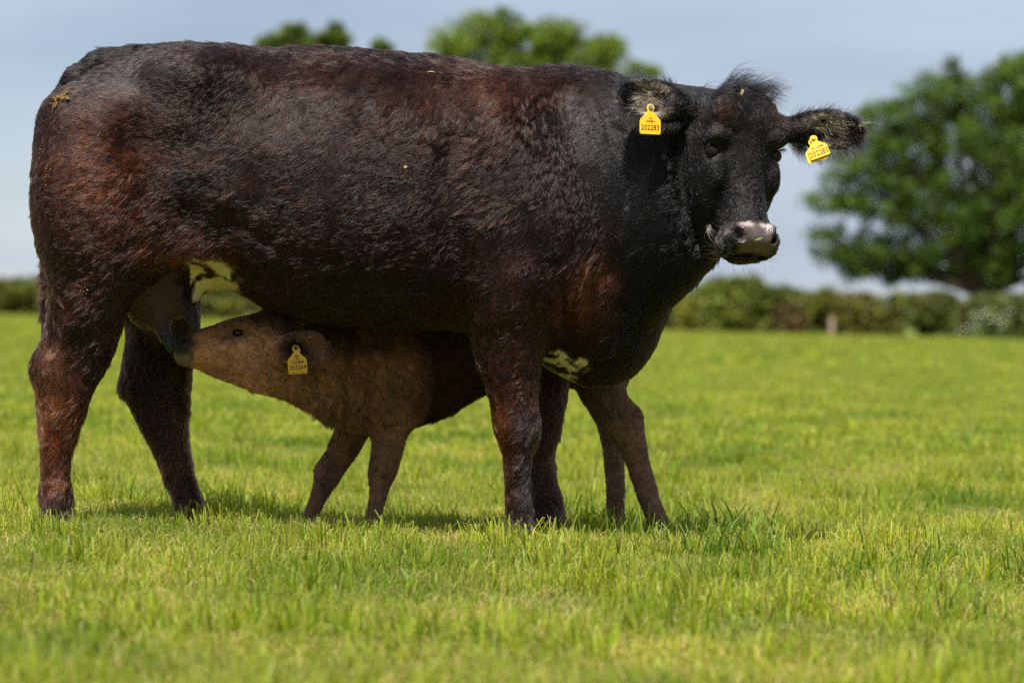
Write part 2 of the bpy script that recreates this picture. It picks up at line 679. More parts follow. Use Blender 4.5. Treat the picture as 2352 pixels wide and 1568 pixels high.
# ------------------------------------------------------------------ the cow
HEAD_Y = -0.42
H0 = P(1722, 345, HEAD_Y)                        # between the eyes, on the face
yaw, pitch, roll = math.radians(24), math.radians(13), math.radians(3)
h_f = np.array([math.sin(yaw), -math.cos(yaw), 0.0])
h_r = np.array([math.cos(yaw), math.sin(yaw), 0.0])      # towards the picture's right (the animal's left)
h_u = np.array([0.0, 0.0, 1.0])
h_f, h_u = h_f * math.cos(pitch) + h_u * math.sin(pitch), h_u * math.cos(pitch) - h_f * math.sin(pitch)
h_r, h_u = h_r * math.cos(roll) - h_u * math.sin(roll), h_u * math.cos(roll) + h_r * math.sin(roll)
HM = np.array([h_r, h_f, h_u])                   # rows: right, front, up


def HP(r, f, u):
    return H0 + r * h_r + f * h_f + u * h_u


EYE_R = HP(-0.100, -0.040, 0.0)
EYE_L = HP(0.100, -0.040, 0.0)


def ear_frame(base, tip, face):
    a = unit(np.array(tip) - np.array(base))
    n = unit(np.array(face, float) - a * (np.array(face, float) @ a))
    return a, n, np.cross(n, a)


EAR1 = (P(1582, 250, -0.33), P(1424, 212, -0.36), (-0.05, -1.0, 0.05))       # picture left
EAR2 = (P(1806, 296, -0.33), P(1978, 298, -0.40), (0.15, -1.0, -0.35))       # picture right


def put_ear(B, ear, half, k=0.02, thick=0.015):
    base, tip, face = ear
    a, n, b = ear_frame(base, tip, face)
    L = np.linalg.norm(np.array(tip) - np.array(base))
    c = np.array(base) + a * L * 0.55
    R = np.array([a, b, n])
    B.ell(c, (L * 0.50, half, half * 0.62), k, R)
    B.ell(c + n * half * 0.55 + a * 0.012, (L * 0.44, half * 0.78, half * 0.72), 0.012, R, 'cut')
    B.cone(np.array(base) - a * 0.02, np.array(base) + a * L * 0.25, half * 0.62, half * 0.5, 0.03)


def build_cow_mesh():
    B = Body((-1.48, -0.68, -0.12), (1.06, 0.50, 1.47), 0.012 if QUICK else 0.0068)
    rows = []
    for px, t, b, w, m in ((92, 300, 540, .06, 400), (112, 262, 630, .17, 390), (200, 170, 655, .255, 380), (320, 126, 655, .295, 365),
                           (450, 100, 640, .315, 370), (540, 104, 672, .325, 400), (620, 106, 712, .345, 420), (720, 101, 745, .365, 440), (850, 108, 756, .38, 450),
                           (1000, 124, 760, .375, 460), (1150, 145, 772, .34, 480), (1270, 153, 850, .295, 500), (1370, 168, 868, .24, 540),
                           (1460, 215, 836, .18, 560), (1525, 400, 745, .10, 600), (1552, 520, 690, .04, 610)):
        rows.append((X(px), 0.0, w, Z(t + 7), Z(b - 3), Z(m)))
    B.loft((0, 0, 0), ((1, 0, 0), (0, 1, 0), (0, 0, 1)), rows, 0.05, 2.35)
    # hooks, pins, shoulders, brisket
    B.ell(P(470, 172, -.21), (.14, .09, .07), .10)
    B.ell(P(470, 172, .21), (.14, .09, .07), .10)
    B.ell(P(150, 290, -.14), (.08, .08, .10), .08)
    B.ell(P(150, 290, .14), (.08, .08, .10), .08)
    for sg in (-1, 1):
        B.ell(P(1215, 520, .25 * sg), (.17, .10, .24), .10)
        B.ell(P(1130, 330, .20 * sg), (.13, .10, .18), .10)
        B.ell(P(1190, 640, .23 * sg), (.15, .09, .12), .07)
        B.ell(P(240, 450, .22 * sg), (.19, .12, .27), .08)
    B.ell(P(1385, 770, -.02), (.15, .15, .13), .08)
    B.ell(P(590, 235, -.41), (.12, .07, .09), .08, None, 'cut')
    B.ell(P(1062, 600, -.46), (.05, .09, .16), .06, None, 'cut')
    B.ell(P(370, 330, -.40), (.16, .08, .05), .07, None, 'cut')
    # legs
    B.leg([(250, 110, 380, -.13, .05), (400, 74, 430, -.17, .15), (500, 77, 435, -.185, .16), (580, 90, 415, -.19, .15), (640, 104, 365, -.19, .13), (700, 109, 305, -.19, .11),
           (760, 101, 282, -.185, .09), (810, 81, 266, -.18, .075), (850, 70, 249, -.18, .068), (900, 76, 220, -.18, .058), (960, 83, 197, -.18, .052),
           (1030, 86, 177, -.18, .046), (1090, 88, 168, -.18, .046), (1135, 86, 170, -.18, .052), (1175, 88, 170, -.18, .052), (1212, 82, 176, -.18, .058), (1250, 74, 190, -.18, .064)], .05)
    B.leg([(350, 110, 380, .15, .10), (500, 150, 440, .18, .15), (640, 230, 450, .20, .13), (700, 272, 462, .20, .11), (770, 284, 458, .20, .09), (850, 272, 449, .20, .075), (890, 269, 445, .20, .07),
           (930, 290, 440, .20, .06), (1000, 330, 434, .20, .052), (1060, 358, 444, .20, .048), (1110, 378, 458, .20, .05), (1150, 393, 474, .20, .052),
           (1200, 400, 484, .20, .058), (1238, 400, 500, .20, .062)], .05)
    B.leg([(560, 1020, 1290, -.20, .10), (660, 1042, 1280, -.215, .115), (720, 1057, 1259, -.215, .105), (770, 1077, 1253, -.21, .09), (820, 1093, 1248, -.205, .08),
           (870, 1107, 1243, -.20, .07), (930, 1123, 1240, -.20, .06), (980, 1131, 1245, -.20, .062), (1015, 1142, 1241, -.20, .056), (1050, 1153, 1226, -.20, .046),
           (1110, 1156, 1220, -.20, .043), (1155, 1154, 1226, -.20, .05), (1190, 1156, 1228, -.20, .05), (1228, 1152, 1234, -.20, .056), (1268, 1146, 1248, -.20, .064)], .05)
    B.leg([(650, 1090, 1350, .18, .10), (800, 1170, 1330, .18, .08), (880, 1190, 1312, .17, .07), (950, 1198, 1302, .17, .06), (1000, 1202, 1292, .17, .056), (1040, 1206, 1280, .17, .046),
           (1100, 1210, 1284, .17, .044), (1150, 1212, 1293, .17, .05), (1205, 1214, 1298, .17, .055), (1242, 1210, 1308, .17, .06)], .05)
    # hock points and knees
    B.ell(P(104, 848, -.18), (.032, .026, .045), .03)
    B.ell(P(300, 882, .20), (.032, .026, .045), .03)
    # neck, bending towards the camera
    e = unit([0.86, -0.51, 0.0])
    O = np.array([X(1300), 0.0, 0.0])
    nk = []
    for s, t, b, w, m, yy in ((-.02, 160, 800, .25, 430, 0), (.13, 168, 810, .215, 450, -.05), (.26, 184, 752, .175, 430, -.13), (.37, 196, 690, .15, 400, -.19), (.45, 202, 630, .13, 380, -.23), (.52, 215, 560, .11, 360, -.26), (.57, 260, 480, .06, 350, -.28)):
        nk.append((s, 0.0, w, Z(t, yy), Z(b, yy), Z(m, yy)))
    B.loft(O, (e, np.array([0.51, 0.86, 0]), (0, 0, 1)), nk, .07, 2.2)
    # head: skull and jaw, bridge of the nose, muzzle, brows, cheeks
    ax = (-h_u, h_r, h_f)
    B.loft(HP(0, 0, .175), ax, [(0, 0, .04, -.03, -.12, -.07), (.05, 0, .100, -.004, -.18, -.08), (.11, 0, .118, .0, -.22, -.09), (.18, 0, .117, -.014, -.25, -.11),
                                (.26, 0, .100, -.025, -.24, -.12), (.34, 0, .072, -.02, -.18, -.09), (.40, 0, .062, -.012, -.14, -.07), (.445, 0, .055, -.01, -.125, -.06), (.468, 0, .03, -.03, -.10, -.06)], .03, 2.5)
    B.loft(HP(0, 0, .02), ax, [(0, 0, .07, .0, -.08, -.04), (.08, 0, .055, .0, -.08, -.04), (.17, 0, .047, .006, -.08, -.035), (.24, 0, .05, .012, -.08, -.03), (.28, 0, .052, .01, -.08, -.03)], .03, 2.6)
    B.ell(HP(0, -.045, -.252), (.080, .060, .046), .03, HM)                       # muzzle
    B.ell(HP(-.055, -.058, -.262), (.034, .05, .038), .03, HM)                       # upper lips
    B.ell(HP(.055, -.058, -.262), (.034, .05, .038), .03, HM)
    B.ell(HP(0, -.085, -.285), (.042, .05, .022), .025, HM)                        # chin
    B.ell(HP(0, -.012, .115), (.098, .03, .07), .05, HM)                            # forehead
    B.ell(HP(0, -.055, .165), (.055, .045, .035), .04, HM)                          # poll
    for sg in (-1, 1):
        B.ell(HP(.092 * sg, -.022, .037), (.036, .030, .018), .03, HM)              # brow
        B.ell(HP(.082 * sg, -.135, -.075), (.034, .085, .085), .04, HM)             # cheek
        B.ell(HP(.088 * sg, -.045, -.055), (.024, .03, .05), .03, HM)              # cheek bone
        B.ell(HP(.119 * sg, -.022, .0), (.028, .028, .0135), .010, HM, 'cut')      # eye socket
        # nostrils, slanting in and down
        c = HP(.052 * sg, .006, -.248)
        ta = math.radians(-28 * sg)
        rr = np.array([math.cos(ta) * h_r + math.sin(ta) * h_u, h_f, -math.sin(ta) * h_r + math.cos(ta) * h_u])
        B.ell(c, (.021, .026, .031), .02, HM)
        B.ell(c + .010 * h_f + .005 * sg * h_r - .003 * h_u, (.0115, .034, .025), .008, rr, 'cut')
    # mouth line
    B.ell(HP(0, -.045, -.297), (.075, .05, .004), .006, HM, 'cut')
    put_ear(B, EAR1, .058)
    put_ear(B, EAR2, .056)
    # tail
    tp = [P(430, 142, .05), P(310, 138, .05), P(228, 153, .055), P(178, 186, .06), P(142, 236, .06), P(122, 320, .05), P(114, 480, .03), P(115, 640, .03), P(118, 800, .03)]
    B.chain(tp, [.045, .043, .041, .040, .036, .03, .026, .024, .03], .012)
    # udder
    B.ell(P(366, 660, .0), (.12, .13, .11), .05)
    B.ell(P(345, 690, -.07), (.075, .065, .085), .03)
    B.ell(P(408, 640, -.06), (.065, .065, .085), .03)
    B.ell(P(408, 645, .07), (.065, .065, .085), .03)
    B.ell(P(460, 625, .0), (.09, .10, .06), .05)
    B.chain([P(430, 690, -.09), P(440, 724, -.105), P(449, 756, -.11)], [.020, .015, .012], .02)
    B.chain([P(366, 735, -.10), P(380, 772, -.115), P(394, 804, -.12)], [.020, .015, .012], .02)
    # flank fold between thigh and belly
    B.ell(P(455, 560, -.235), (.09, .05, .06), .06)
    return B


def crease(V, N, lines, y):
    """grooves (and ridges, depth below 0) of the hide along polylines on the flanks"""
    out = np.zeros(len(V))
    side = smooth(.15, .5, np.abs(N[:, 1]))
    for pts, w, depth in lines:
        q = np.array([P(a, b, y) for a, b in pts])[:, [0, 2]]
        p = V[:, [0, 2]]
        best = np.full(len(V), 9.0)
        for i in range(len(q) - 1):
            d = q[i + 1] - q[i]
            t = np.clip(((p - q[i]) @ d) / (d @ d), 0, 1)
            best = np.minimum(best, np.linalg.norm(p - q[i] - np.outer(t, d), axis=1))
        out -= depth * np.exp(-(best / (w / 790)) ** 2)
    return out * side


COW_LINES = [([(1290, 230), (1330, 380), (1385, 500), (1405, 620)], 26, .013), ([(1045, 330), (1030, 480), (1050, 620), (1062, 720)], 30, .012),
             ([(1465, 260), (1490, 400), (1478, 540)], 13, .007), ([(1535, 330), (1522, 500)], 11, .007), ([(1425, 300), (1440, 420), (1425, 520)], 12, .005),
             ([(525, 170), (585, 320), (565, 480), (500, 560)], 42, .014), ([(320, 300), (350, 420), (330, 560)], 34, .010), ([(1095, 700), (1180, 668), (1262, 700)], 24, .003),
             ([(180, 640), (235, 705)], 15, .006), ([(140, 700), (112, 800)], 12, .009), ([(160, 830), (150, 960)], 11, .006), ([(1165, 1000), (1180, 1120)], 9, .005),
             ([(455, 160), (425, 300), (440, 440)], 36, -.010), ([(1170, 240), (1225, 430), (1265, 570)], 40, -.012), ([(1340, 620), (1330, 740)], 16, -.008), ([(1290, 640), (1300, 740)], 12, .007),
             ([(700, 260), (680, 480), (700, 620)], 16, .004), ([(770, 250), (750, 480), (770, 640)], 16, .004), ([(840, 250), (825, 480), (840, 640)], 16, .004), ([(910, 260), (900, 480), (915, 640)], 16, .004),
             ([(560, 520), (660, 580), (780, 600)], 18, .006), ([(200, 500), (260, 600), (330, 640)], 18, .006)]
CALF_LINES = [([(765, 780), (800, 900), (790, 960)], 13, .007), ([(720, 830), (745, 920)], 10, .005), ([(842, 790), (850, 900), (856, 985)], 16, .015), ([(975, 850), (960, 960)], 14, .010), ([(600, 780), (632, 850), (636, 900)], 12, .011), ([(470, 838), (540, 862), (600, 868)], 9, .005), ([(470, 775), (520, 790), (560, 792)], 10, .004),
              ([(480, 800), (560, 830)], 10, .004), ([(1010, 780), (1000, 900)], 16, .007), ([(895, 1000), (890, 1060)], 8, .004), ([(1400, 900), (1440, 990)], 10, .006), ([(820, 830), (825, 930)], 10, .005)]


def gauss(V, c, rx, rz):
    return np.exp(-((V[:, 0] - c[0]) / rx) ** 2 - ((V[:, 2] - c[2]) / rz) ** 2)


def head_coords(V):
    return (V - H0) @ HM.T


def cow_paint(V, N):
    """coat colour, hair length, flow, gloss per vertex"""
    n = len(V)
    k1 = vnoise(V, .16, 1) * .6 + vnoise(V, .06, 2) * .4
    k2 = vnoise(V, .035, 3)
    base = np.array([.0125, .0046, .0027])
    col = np.tile(base, (n, 1)) * (1 + .55 * k1 + .3 * k2)[:, None]

    def blend(c, w):
        nonlocal col
        w = np.clip(w, 0, 1)[:, None]
        col = col * (1 - w) + np.array(c) * w

    def spot(px, py, rx, ry, c, s, nz=.5):
        g = gauss(V, P(px, py, -.2), rx / 800, ry / 800)
        blend(c, s * g * (1 + nz * k1 + nz * .5 * k2))
    RED, RUST, BLK = (.052, .0135, .0045), (.090, .025, .0075), (.0036, .0025, .0023)
    spot(1400, 350, 130, 260, BLK, .9, .2)
    spot(1560, 420, 160, 260, BLK, 1, .1)
    spot(1500, 650, 110, 200, BLK, .9, .2)
    spot(230, 430, 140, 150, RED, .85)
    spot(170, 600, 120, 130, (.034, .013, .008), .6)
    spot(330, 560, 130, 70, RED, .6)
    spot(445, 590, 90, 34, RUST, .9)
    spot(200, 660, 90, 60, RED, .45)
    spot(120, 1000, 80, 170, (.12, .034, .010), .9)
    spot(130, 850, 40, 60, (.15, .065, .03), .6)
    spot(240, 720, 60, 60, (.035, .016, .011), .6)
    spot(390, 1030, 70, 140, (.065, .024, .011), .8)
    spot(1150, 200, 130, 60, (.036, .0125, .006), .75)
    spot(1060, 290, 80, 90, (.022, .009, .005), .6)
    spot(1350, 665, 55, 75, RUST, .95)
    spot(1300, 720, 50, 60, RED, .6)
    spot(1170, 760, 90, 160, (.050, .017, .010), .7)
    spot(1185, 910, 60, 45, RED, .8)
    spot(1145, 1010, 34, 90, (.12, .034, .010), .85)
    spot(1165, 1080, 22, 70, RED, .7)
    spot(1265, 1060, 45, 110, (.055, .022, .010), .7)
    spot(330, 180, 170, 60, (.011, .008, .0075), .7)
    spot(620, 300, 200, 120, (.020, .010, .007), .5)
    spot(700, 560, 300, 140, (.022, .009, .0065), .5)
    ridge_shade = np.zeros(n)
    for px, py in ((430, 142), (370, 140), (310, 138), (265, 145), (228, 153), (200, 170), (178, 186), (158, 212), (142, 236), (128, 280)):
        ridge_shade = np.maximum(ridge_shade, smooth(.075, .055, np.linalg.norm(V - P(px, py, .055), axis=1)))
    blend((.005, .0034, .003), ridge_shade * .9)  # tail ridge darkened in the coat colour, standing in for its shade
    # grey brown pasterns and front of the cannon
    low = 1 - smooth(.04, .14, V[:, 2] - ground_z(V[:, 0], V[:, 1]))
    blend((.060, .042, .038), low * .8)
    spot(1205, 1090, 22, 70, (.045, .034, .032), .8)
    spot(1200, 960, 30, 30, (.035, .026, .024), .7)
    hoof = 1 - smooth(.02, .045, V[:, 2] - ground_z(V[:, 0], V[:, 1]))
    blend((.03, .024, .02), hoof)
    # white and black patches under brisket and before the udder
    br = gauss(V, P(1285, 835, -.05), 70 / 780, 44 / 780) * smooth(.20, .10, np.abs(V[:, 1] + .04))
    wn_ = vnoise(V, .030, 8) + .6 * vnoise(V, .014, 9)
    blend((.78, .64, .42), .97 * smooth(.30, .52, br + .10 * vnoise(V, .012, 14)) * smooth(-.02, .3, wn_ + .4 * vnoise(V, .009, 15)) * (V[:, 2] < Z(790)))
    bw = gauss(V, P(492, 645, -.03), 60 / 780, 70 / 780) * smooth(.30, .18, np.abs(V[:, 1] + .02))
    blend((.78, .64, .40), 1.0 * np.where((V[:, 2] > Z(695)) & (V[:, 0] > X(447)), .95, 0) * smooth(.20, .42, bw + .12 * vnoise(V, .012, 13)) * smooth(-.6, -.3, vnoise(V, .04, 12) + .3 * vnoise(V, .010, 16)))
    # udder skin
    ud = smooth(1.35, 1.05, np.sqrt(((V[:, 0] - X(375)) / .135) ** 2 + ((V[:, 2] - Z(690)) / .13) ** 2 + (V[:, 1] / .16) ** 2)) * (V[:, 2] < Z(610))
    ud = ud * (bw < .3)
    blend((.075, .040, .028), ud)
    te = np.maximum(gauss(V, P(444, 735, -.1), .028, .045), gauss(V, P(385, 780, -.1), .032, .045)) * (V[:, 1] < -.06) * (V[:, 1] > -.15)
    blend((.012, .011, .012), te)
    # head
    h = head_coords(V)
    hd = (smooth(.22, .12, np.abs(h[:, 0])) * (h[:, 1] > -.2) * (h[:, 2] < .26) * (h[:, 2] > -.36))
    blend(BLK, hd * .95)
    for sx in (-.07, .085):
        g = np.exp(-((h[:, 0] - sx) / .035) ** 2 - ((h[:, 2] - .10) / .04) ** 2) * (h[:, 1] > -.12)
        blend((.030, .012, .008), g * .7)
    g = np.exp(-((h[:, 0]) / .06) ** 2 - ((h[:, 2] - .04) / .07) ** 2) * (h[:, 1] > -.1)
    blend((.018, .011, .009), g * .6)
    for sg in (-1, 1):
        rr = np.sqrt(((h[:, 0] - .112 * sg) / .9) ** 2 + (h[:, 1] + .03) ** 2 + (h[:, 2] * 1.25) ** 2)
        ringw = np.exp(-((rr - .027) / .008) ** 2)
        blend((.030, .022, .020), ringw * .8)
    # bare nose pad
    pad = smooth(.068, .056, np.abs(h[:, 0]) + .25 * np.clip(-h[:, 2] - .255, 0, 1)) * smooth(-.206, -.216, h[:, 2]) * smooth(-.305, -.295, h[:, 2]) * (h[:, 1] > -.055) * (h[:, 1] < .06)
    blend((.070, .049, .046), pad)
    wtop = np.exp(-((np.abs(h[:, 0]) - .028) / .030) ** 2 - ((h[:, 2] + .220) / .014) ** 2) * (h[:, 1] > -.04)
    wtop = wtop * (1 + .35 * vnoise(V, .012, 21))
    blend((.34, .29, .275), smooth(.45, .85, wtop) * .9)
    lipw = ((np.abs(h[:, 0]) > .056) & (h[:, 2] < -.22) & (h[:, 2] > -.31) & (h[:, 1] > -.1) & (vnoise(V, .011, 33) > .35))
    blend((.16, .13, .11), lipw * .7)
    nos = np.exp(-((np.abs(h[:, 0]) - .057) / .011) ** 2 - ((h[:, 2] + .251) / .022) ** 2) * (h[:, 1] > -.05) * (h[:, 1] < .010)
    blend((.004, .003, .003), nos * .9)
    # ears: pale inside
    L = .014 + .012 * smooth(-.2, .5, k1)
    for ear in (EAR1, EAR2):
        a, nn, b = ear_frame(*ear)
        q = V - np.array(ear[0])
        t = q @ a
        Le = np.linalg.norm(np.array(ear[1]) - np.array(ear[0]))
        near = (t > .0) & (t < Le + .03) & (np.linalg.norm(q - np.outer(t, a), axis=1) < .075)
        inside = near & ((N @ nn) > .1)
        wi = np.exp(-((t - Le * .55) / (Le * .20)) ** 2) * inside
        stripe = smooth(-.35, .1, vnoise(np.stack([t * .25, q @ b, q @ nn], 1), .02, 44))
        blend((.46, .38, .30), wi * stripe * .95)
        blend((.012, .009, .009), near & ~inside)
        L = np.where(near, .013, L)
    gloss = np.clip(pad + te * .9, 0, 1)
    # lengths
    L = L + .012 * gauss(V, P(1340, 680, -.2), .12, .12) + .010 * gauss(V, P(440, 600, -.2), .12, .06)
    L = L + .007 * gauss(V, P(120, 950, -.2), .12, .25) + .006 * gauss(V, P(250, 680, -.2), .2, .15)
    L = np.where(gauss(V, P(1390, 320, -.2), .13, .30) > .4, L * .6, L)
    L = L * (1 - .6 * hd * (h[:, 2] < .05)) * (1 - .3 * hd)
    L = np.where(pad > .4, 0, L)
    L = np.where(hoof > .5, 0, L)
    L = np.where((te > .4), 0, L)
    L = np.where(ud > .5, .005, L)
    L = np.where((bw > .25) & (V[:, 0] > X(447)), .004, L)
    L = np.where(br > .35, .007, L)
    # flow
    fl = np.zeros((n, 3))
    fl[:] = (-.75, 0, -.55)
    def flow(w, d):
        nonlocal fl
        w = np.clip(w, 0, 1)[:, None]
        fl = fl * (1 - w) + np.array(d) * w
    flow(gauss(V, P(300, 300, -.2), .30, .35), (-.6, 0, .15))
    flow(gauss(V, P(700, 250, -.2), .3, .2), (-.55, 0, -.8))
    flow(gauss(V, P(1400, 380, -.2), .2, .5), (-.15, 0, -1))
    flow(gauss(V, P(1250, 620, -.2), .2, .2), (.25, 0, -1))
    flow(smooth(Z(640), Z(760), V[:, 2]), (-.2, 0, -1))
    hw = hd * 1.0
    hf = h_r[None] * (h[:, :1] * 6) + h_u[None] * ((h[:, 2:3] + .05) * 5) + h_f[None] * -.15
    w = np.clip(hw, 0, 1)[:, None]
    fl = fl * (1 - w) + hf * w
    for ear in (EAR1, EAR2):
        a, nn, b = ear_frame(*ear)
        q = V - np.array(ear[0])
        t = q @ a
        near = (t > .0) & (t < .26) & (np.linalg.norm(q - np.outer(t, a), axis=1) < .085)
        fl = np.where(near[:, None], a[None] + np.array([0, 0, -.75])[None], fl)
    return np.clip(col, .002, .9), L, fl, gloss


def make_curves(name, pts, rad, cols, mat, parent=None):
    """pts (n,k,3), rad (n,k), cols (n,3)"""
    n, k = pts.shape[:2]
    hc = bpy.data.hair_curves.new(name)
    hc.add_curves([k] * n)
    at = hc.attributes.get('position') or hc.attributes.new('position', 'FLOAT_VECTOR', 'POINT')
    at.data.foreach_set('vector', np.ascontiguousarray(pts, np.float32).ravel())
    ra = hc.attributes.get('radius') or hc.attributes.new('radius', 'FLOAT', 'POINT')
    ra.data.foreach_set('value', np.ascontiguousarray(rad, np.float32).ravel())
    ca = hc.attributes.new('hair_col', 'FLOAT_COLOR', 'CURVE')
    c4 = np.ones((n, 4), np.float32)
    c4[:, :3] = cols
    ca.data.foreach_set('color', c4.ravel())
    hc.materials.append(mat)
    o = bpy.data.objects.new(name, hc)
    o['kind'] = 'stuff'
    COL.objects.link(o)
    if parent:
        keep(o, parent)
    return o


def grow(V, F, N, col, L, fl, n_clump, per, spread=.010, wave=.5, lift=.45, rad=.00055, seed=1, far_keep=.35, mod=None, cvar=.3, calm=None):
    """a combed coat in small locks: roots, tips, radii, colours"""
    r = np.random.default_rng(seed)
    A = np.linalg.norm(np.cross(V[F[:, 2]] - V[F[:, 0]], V[F[:, 3]] - V[F[:, 1]]), axis=1) * .5
    Lf = L[F].mean(1)
    wgt = A * np.where(Lf > .001, 1, 0)
    fn = N[F].mean(1)
    wgt = wgt * np.where(fn[:, 1] > .35, far_keep, 1.0)
    if mod is not None:
        wgt = wgt * mod(V[F].mean(1))
    cs = np.cumsum(wgt)
    fi = np.searchsorted(cs, r.random(n_clump) * cs[-1])
    uv = r.random((n_clump, 2))
    w4 = np.stack([(1 - uv[:, 0]) * (1 - uv[:, 1]), uv[:, 0] * (1 - uv[:, 1]), uv[:, 0] * uv[:, 1], (1 - uv[:, 0]) * uv[:, 1]], 1)[:, :, None]
    fv = F[fi]
    c = (V[fv] * w4).sum(1)
    nn = unit((N[fv] * w4).sum(1))
    cc = (col[fv] * w4).sum(1)
    ll = (L[fv] * w4[:, :, 0]).sum(1)
    ff = (fl[fv] * w4).sum(1)
    ff = ff - nn * (ff * nn).sum(1, keepdims=True)
    ff = unit(ff + 1e-5)
    bb = np.cross(nn, ff)
    cal = 1 - .75 * calm(c) if calm is not None else 1.0
    ang = cal * wave * (vnoise(c, .085, 51 + seed) * 1.0 + vnoise(c, .03, 52 + seed) * .8)
    ff, bb = ff * np.cos(ang)[:, None] + bb * np.sin(ang)[:, None], bb * np.cos(ang)[:, None] - ff * np.sin(ang)[:, None]
    lf = lift * (1 + .9 * vnoise(c, .045, 53 + seed) + .3 * r.standard_normal(n_clump)) * (.6 + .4 * cal)
    lf = np.clip(lf, .15, 1.2)
    ll = ll * (1 + .25 * r.standard_normal(n_clump)).clip(.4, 1.8)
    cc = cc * (1 + cvar * r.standard_normal(n_clump)).clip(.35, 2.0)[:, None]
    curl = r.standard_normal(n_clump) * .35
    # expand
    rep = lambda a: np.repeat(a, per, axis=0)
    n = n_clump * per
    du, dv = r.standard_normal((2, n)) * spread
    c2, n2, f2, b2, l2, lf2, cu2 = rep(c), rep(nn), rep(ff), rep(bb), rep(ll), rep(lf), rep(curl)
    l2 = l2 * (.7 + .6 * r.random(n))
    lf2 = lf2 * (.75 + .5 * r.random(n))
    root = c2 + f2 * du[:, None] + b2 * dv[:, None] - n2 * .0004
    T = np.array([0, .33, .66, 1.0])
    conv = .55 * T ** 1.5                               # hairs of a lock draw together
    K = len(T)
    pts = np.zeros((n, K, 3), np.float32)
    for i, t in enumerate(T):
        hgt = np.sin(lf2) * l2 * (t - .38 * t * t) * 1.25
        fwd = np.cos(lf2 * (1 - .5 * t)) * l2 * t
        side = cu2 * l2 * t * t - dv * conv[i]
        pts[:, i] = root + n2 * hgt[:, None] + f2 * (fwd - du * conv[i])[:, None] + b2 * side[:, None]
    rd = np.outer(np.full(n, rad) * (.7 + .6 * r.random(n)), np.array([1.0, .95, .75, .25]))
    c3 = rep(cc) * (1 + .18 * r.standard_normal(n)).clip(.5, 1.6)[:, None]
    return pts, rd, np.clip(c3, .003, .85)


def build_cow():
    B = build_cow_mesh()
    V, F = B.mesh(0.0)
    del B
    N = vert_normals(V, F)
    mid = vnoise(V, .22, 5) * .006 + vnoise(V, .08, 6) * .0035
    hd = np.linalg.norm(V - HP(0, -.08, -.05), axis=1) < .32
    mid = mid + crease(V, N, COW_LINES, -.25)
    V = V + N * np.where(hd, mid * .25, mid)[:, None]
    h = head_coords(V)
    jaw = crease(V, N, [([(1560, 300), (1556, 400), (1572, 480), (1606, 560)], 15, .024)], -.33) * (h[:, 1] < -.13) * (V[:, 1] < -.15)
    V = V + N * jaw[:, None]
    N = vert_normals(V, F)
    col, L, fl, gloss = cow_paint(V, N)
    cow = empty('cow', P(620, 1203, 0) * np.array([1, 1, 0]))
    cow.location.z = float(ground_z(cow.location.x, 0))
    tag(cow, 'large dark brown cow standing side on, head turned to the camera, suckling a calf', 'cow')
    body = quads_mesh('body', V, F, M_SKIN)
    set_color(body.data, col)
    g = body.data.attributes.new('gloss', 'FLOAT', 'POINT')
    g.data.foreach_set('value', gloss.astype(np.float32))
    keep(body, cow)
    if QUICK != '1':
        sleek = lambda C: np.clip(1.3 * np.maximum(gauss(C, P(1395, 320, -.2), .17, .36), .9 * gauss(C, P(300, 170, -.2), .22, .09)), 0, 1)
        pts, rd, cc = grow(V, F, N, col, L, fl, 54000, 12, .0065, .50, .20, .0005, 1, cvar=.36, calm=sleek)
        hdm = lambda C: (np.linalg.norm(C - HP(0, -.06, -.03), axis=1) < .34) * 1.0
        p2, r2, c2 = grow(V, F, N, col, L * .8, fl, 9000, 10, .005, .3, .2, .0004, 2, mod=hdm)
        R0 = pts[:, 0]
        sl = np.maximum(gauss(R0, P(1395, 320, -.2), .16, .34), .9 * gauss(R0, P(300, 170, -.2), .22, .09)) + .25 * vnoise(R0, .05, 61) > .42
        sl &= np.linalg.norm(R0 - HP(0, -.06, -.03), axis=1) > .30
        make_curves('coat', pts[~sl], rd[~sl], cc[~sl], M_HAIR, cow)
        make_curves('sleek_coat', np.concatenate([pts[sl], p2]), np.concatenate([rd[sl], r2]), np.concatenate([cc[sl], c2]), M_SLEEK, cow)
    return cow, V, F, N


cow, CV, CF, CN = build_cow()


# ------------------------------------------------------------------ the calf
CEAR = (P(640, 798, -.010), P(750, 808, -.060), (-.15, -1.0, .1))


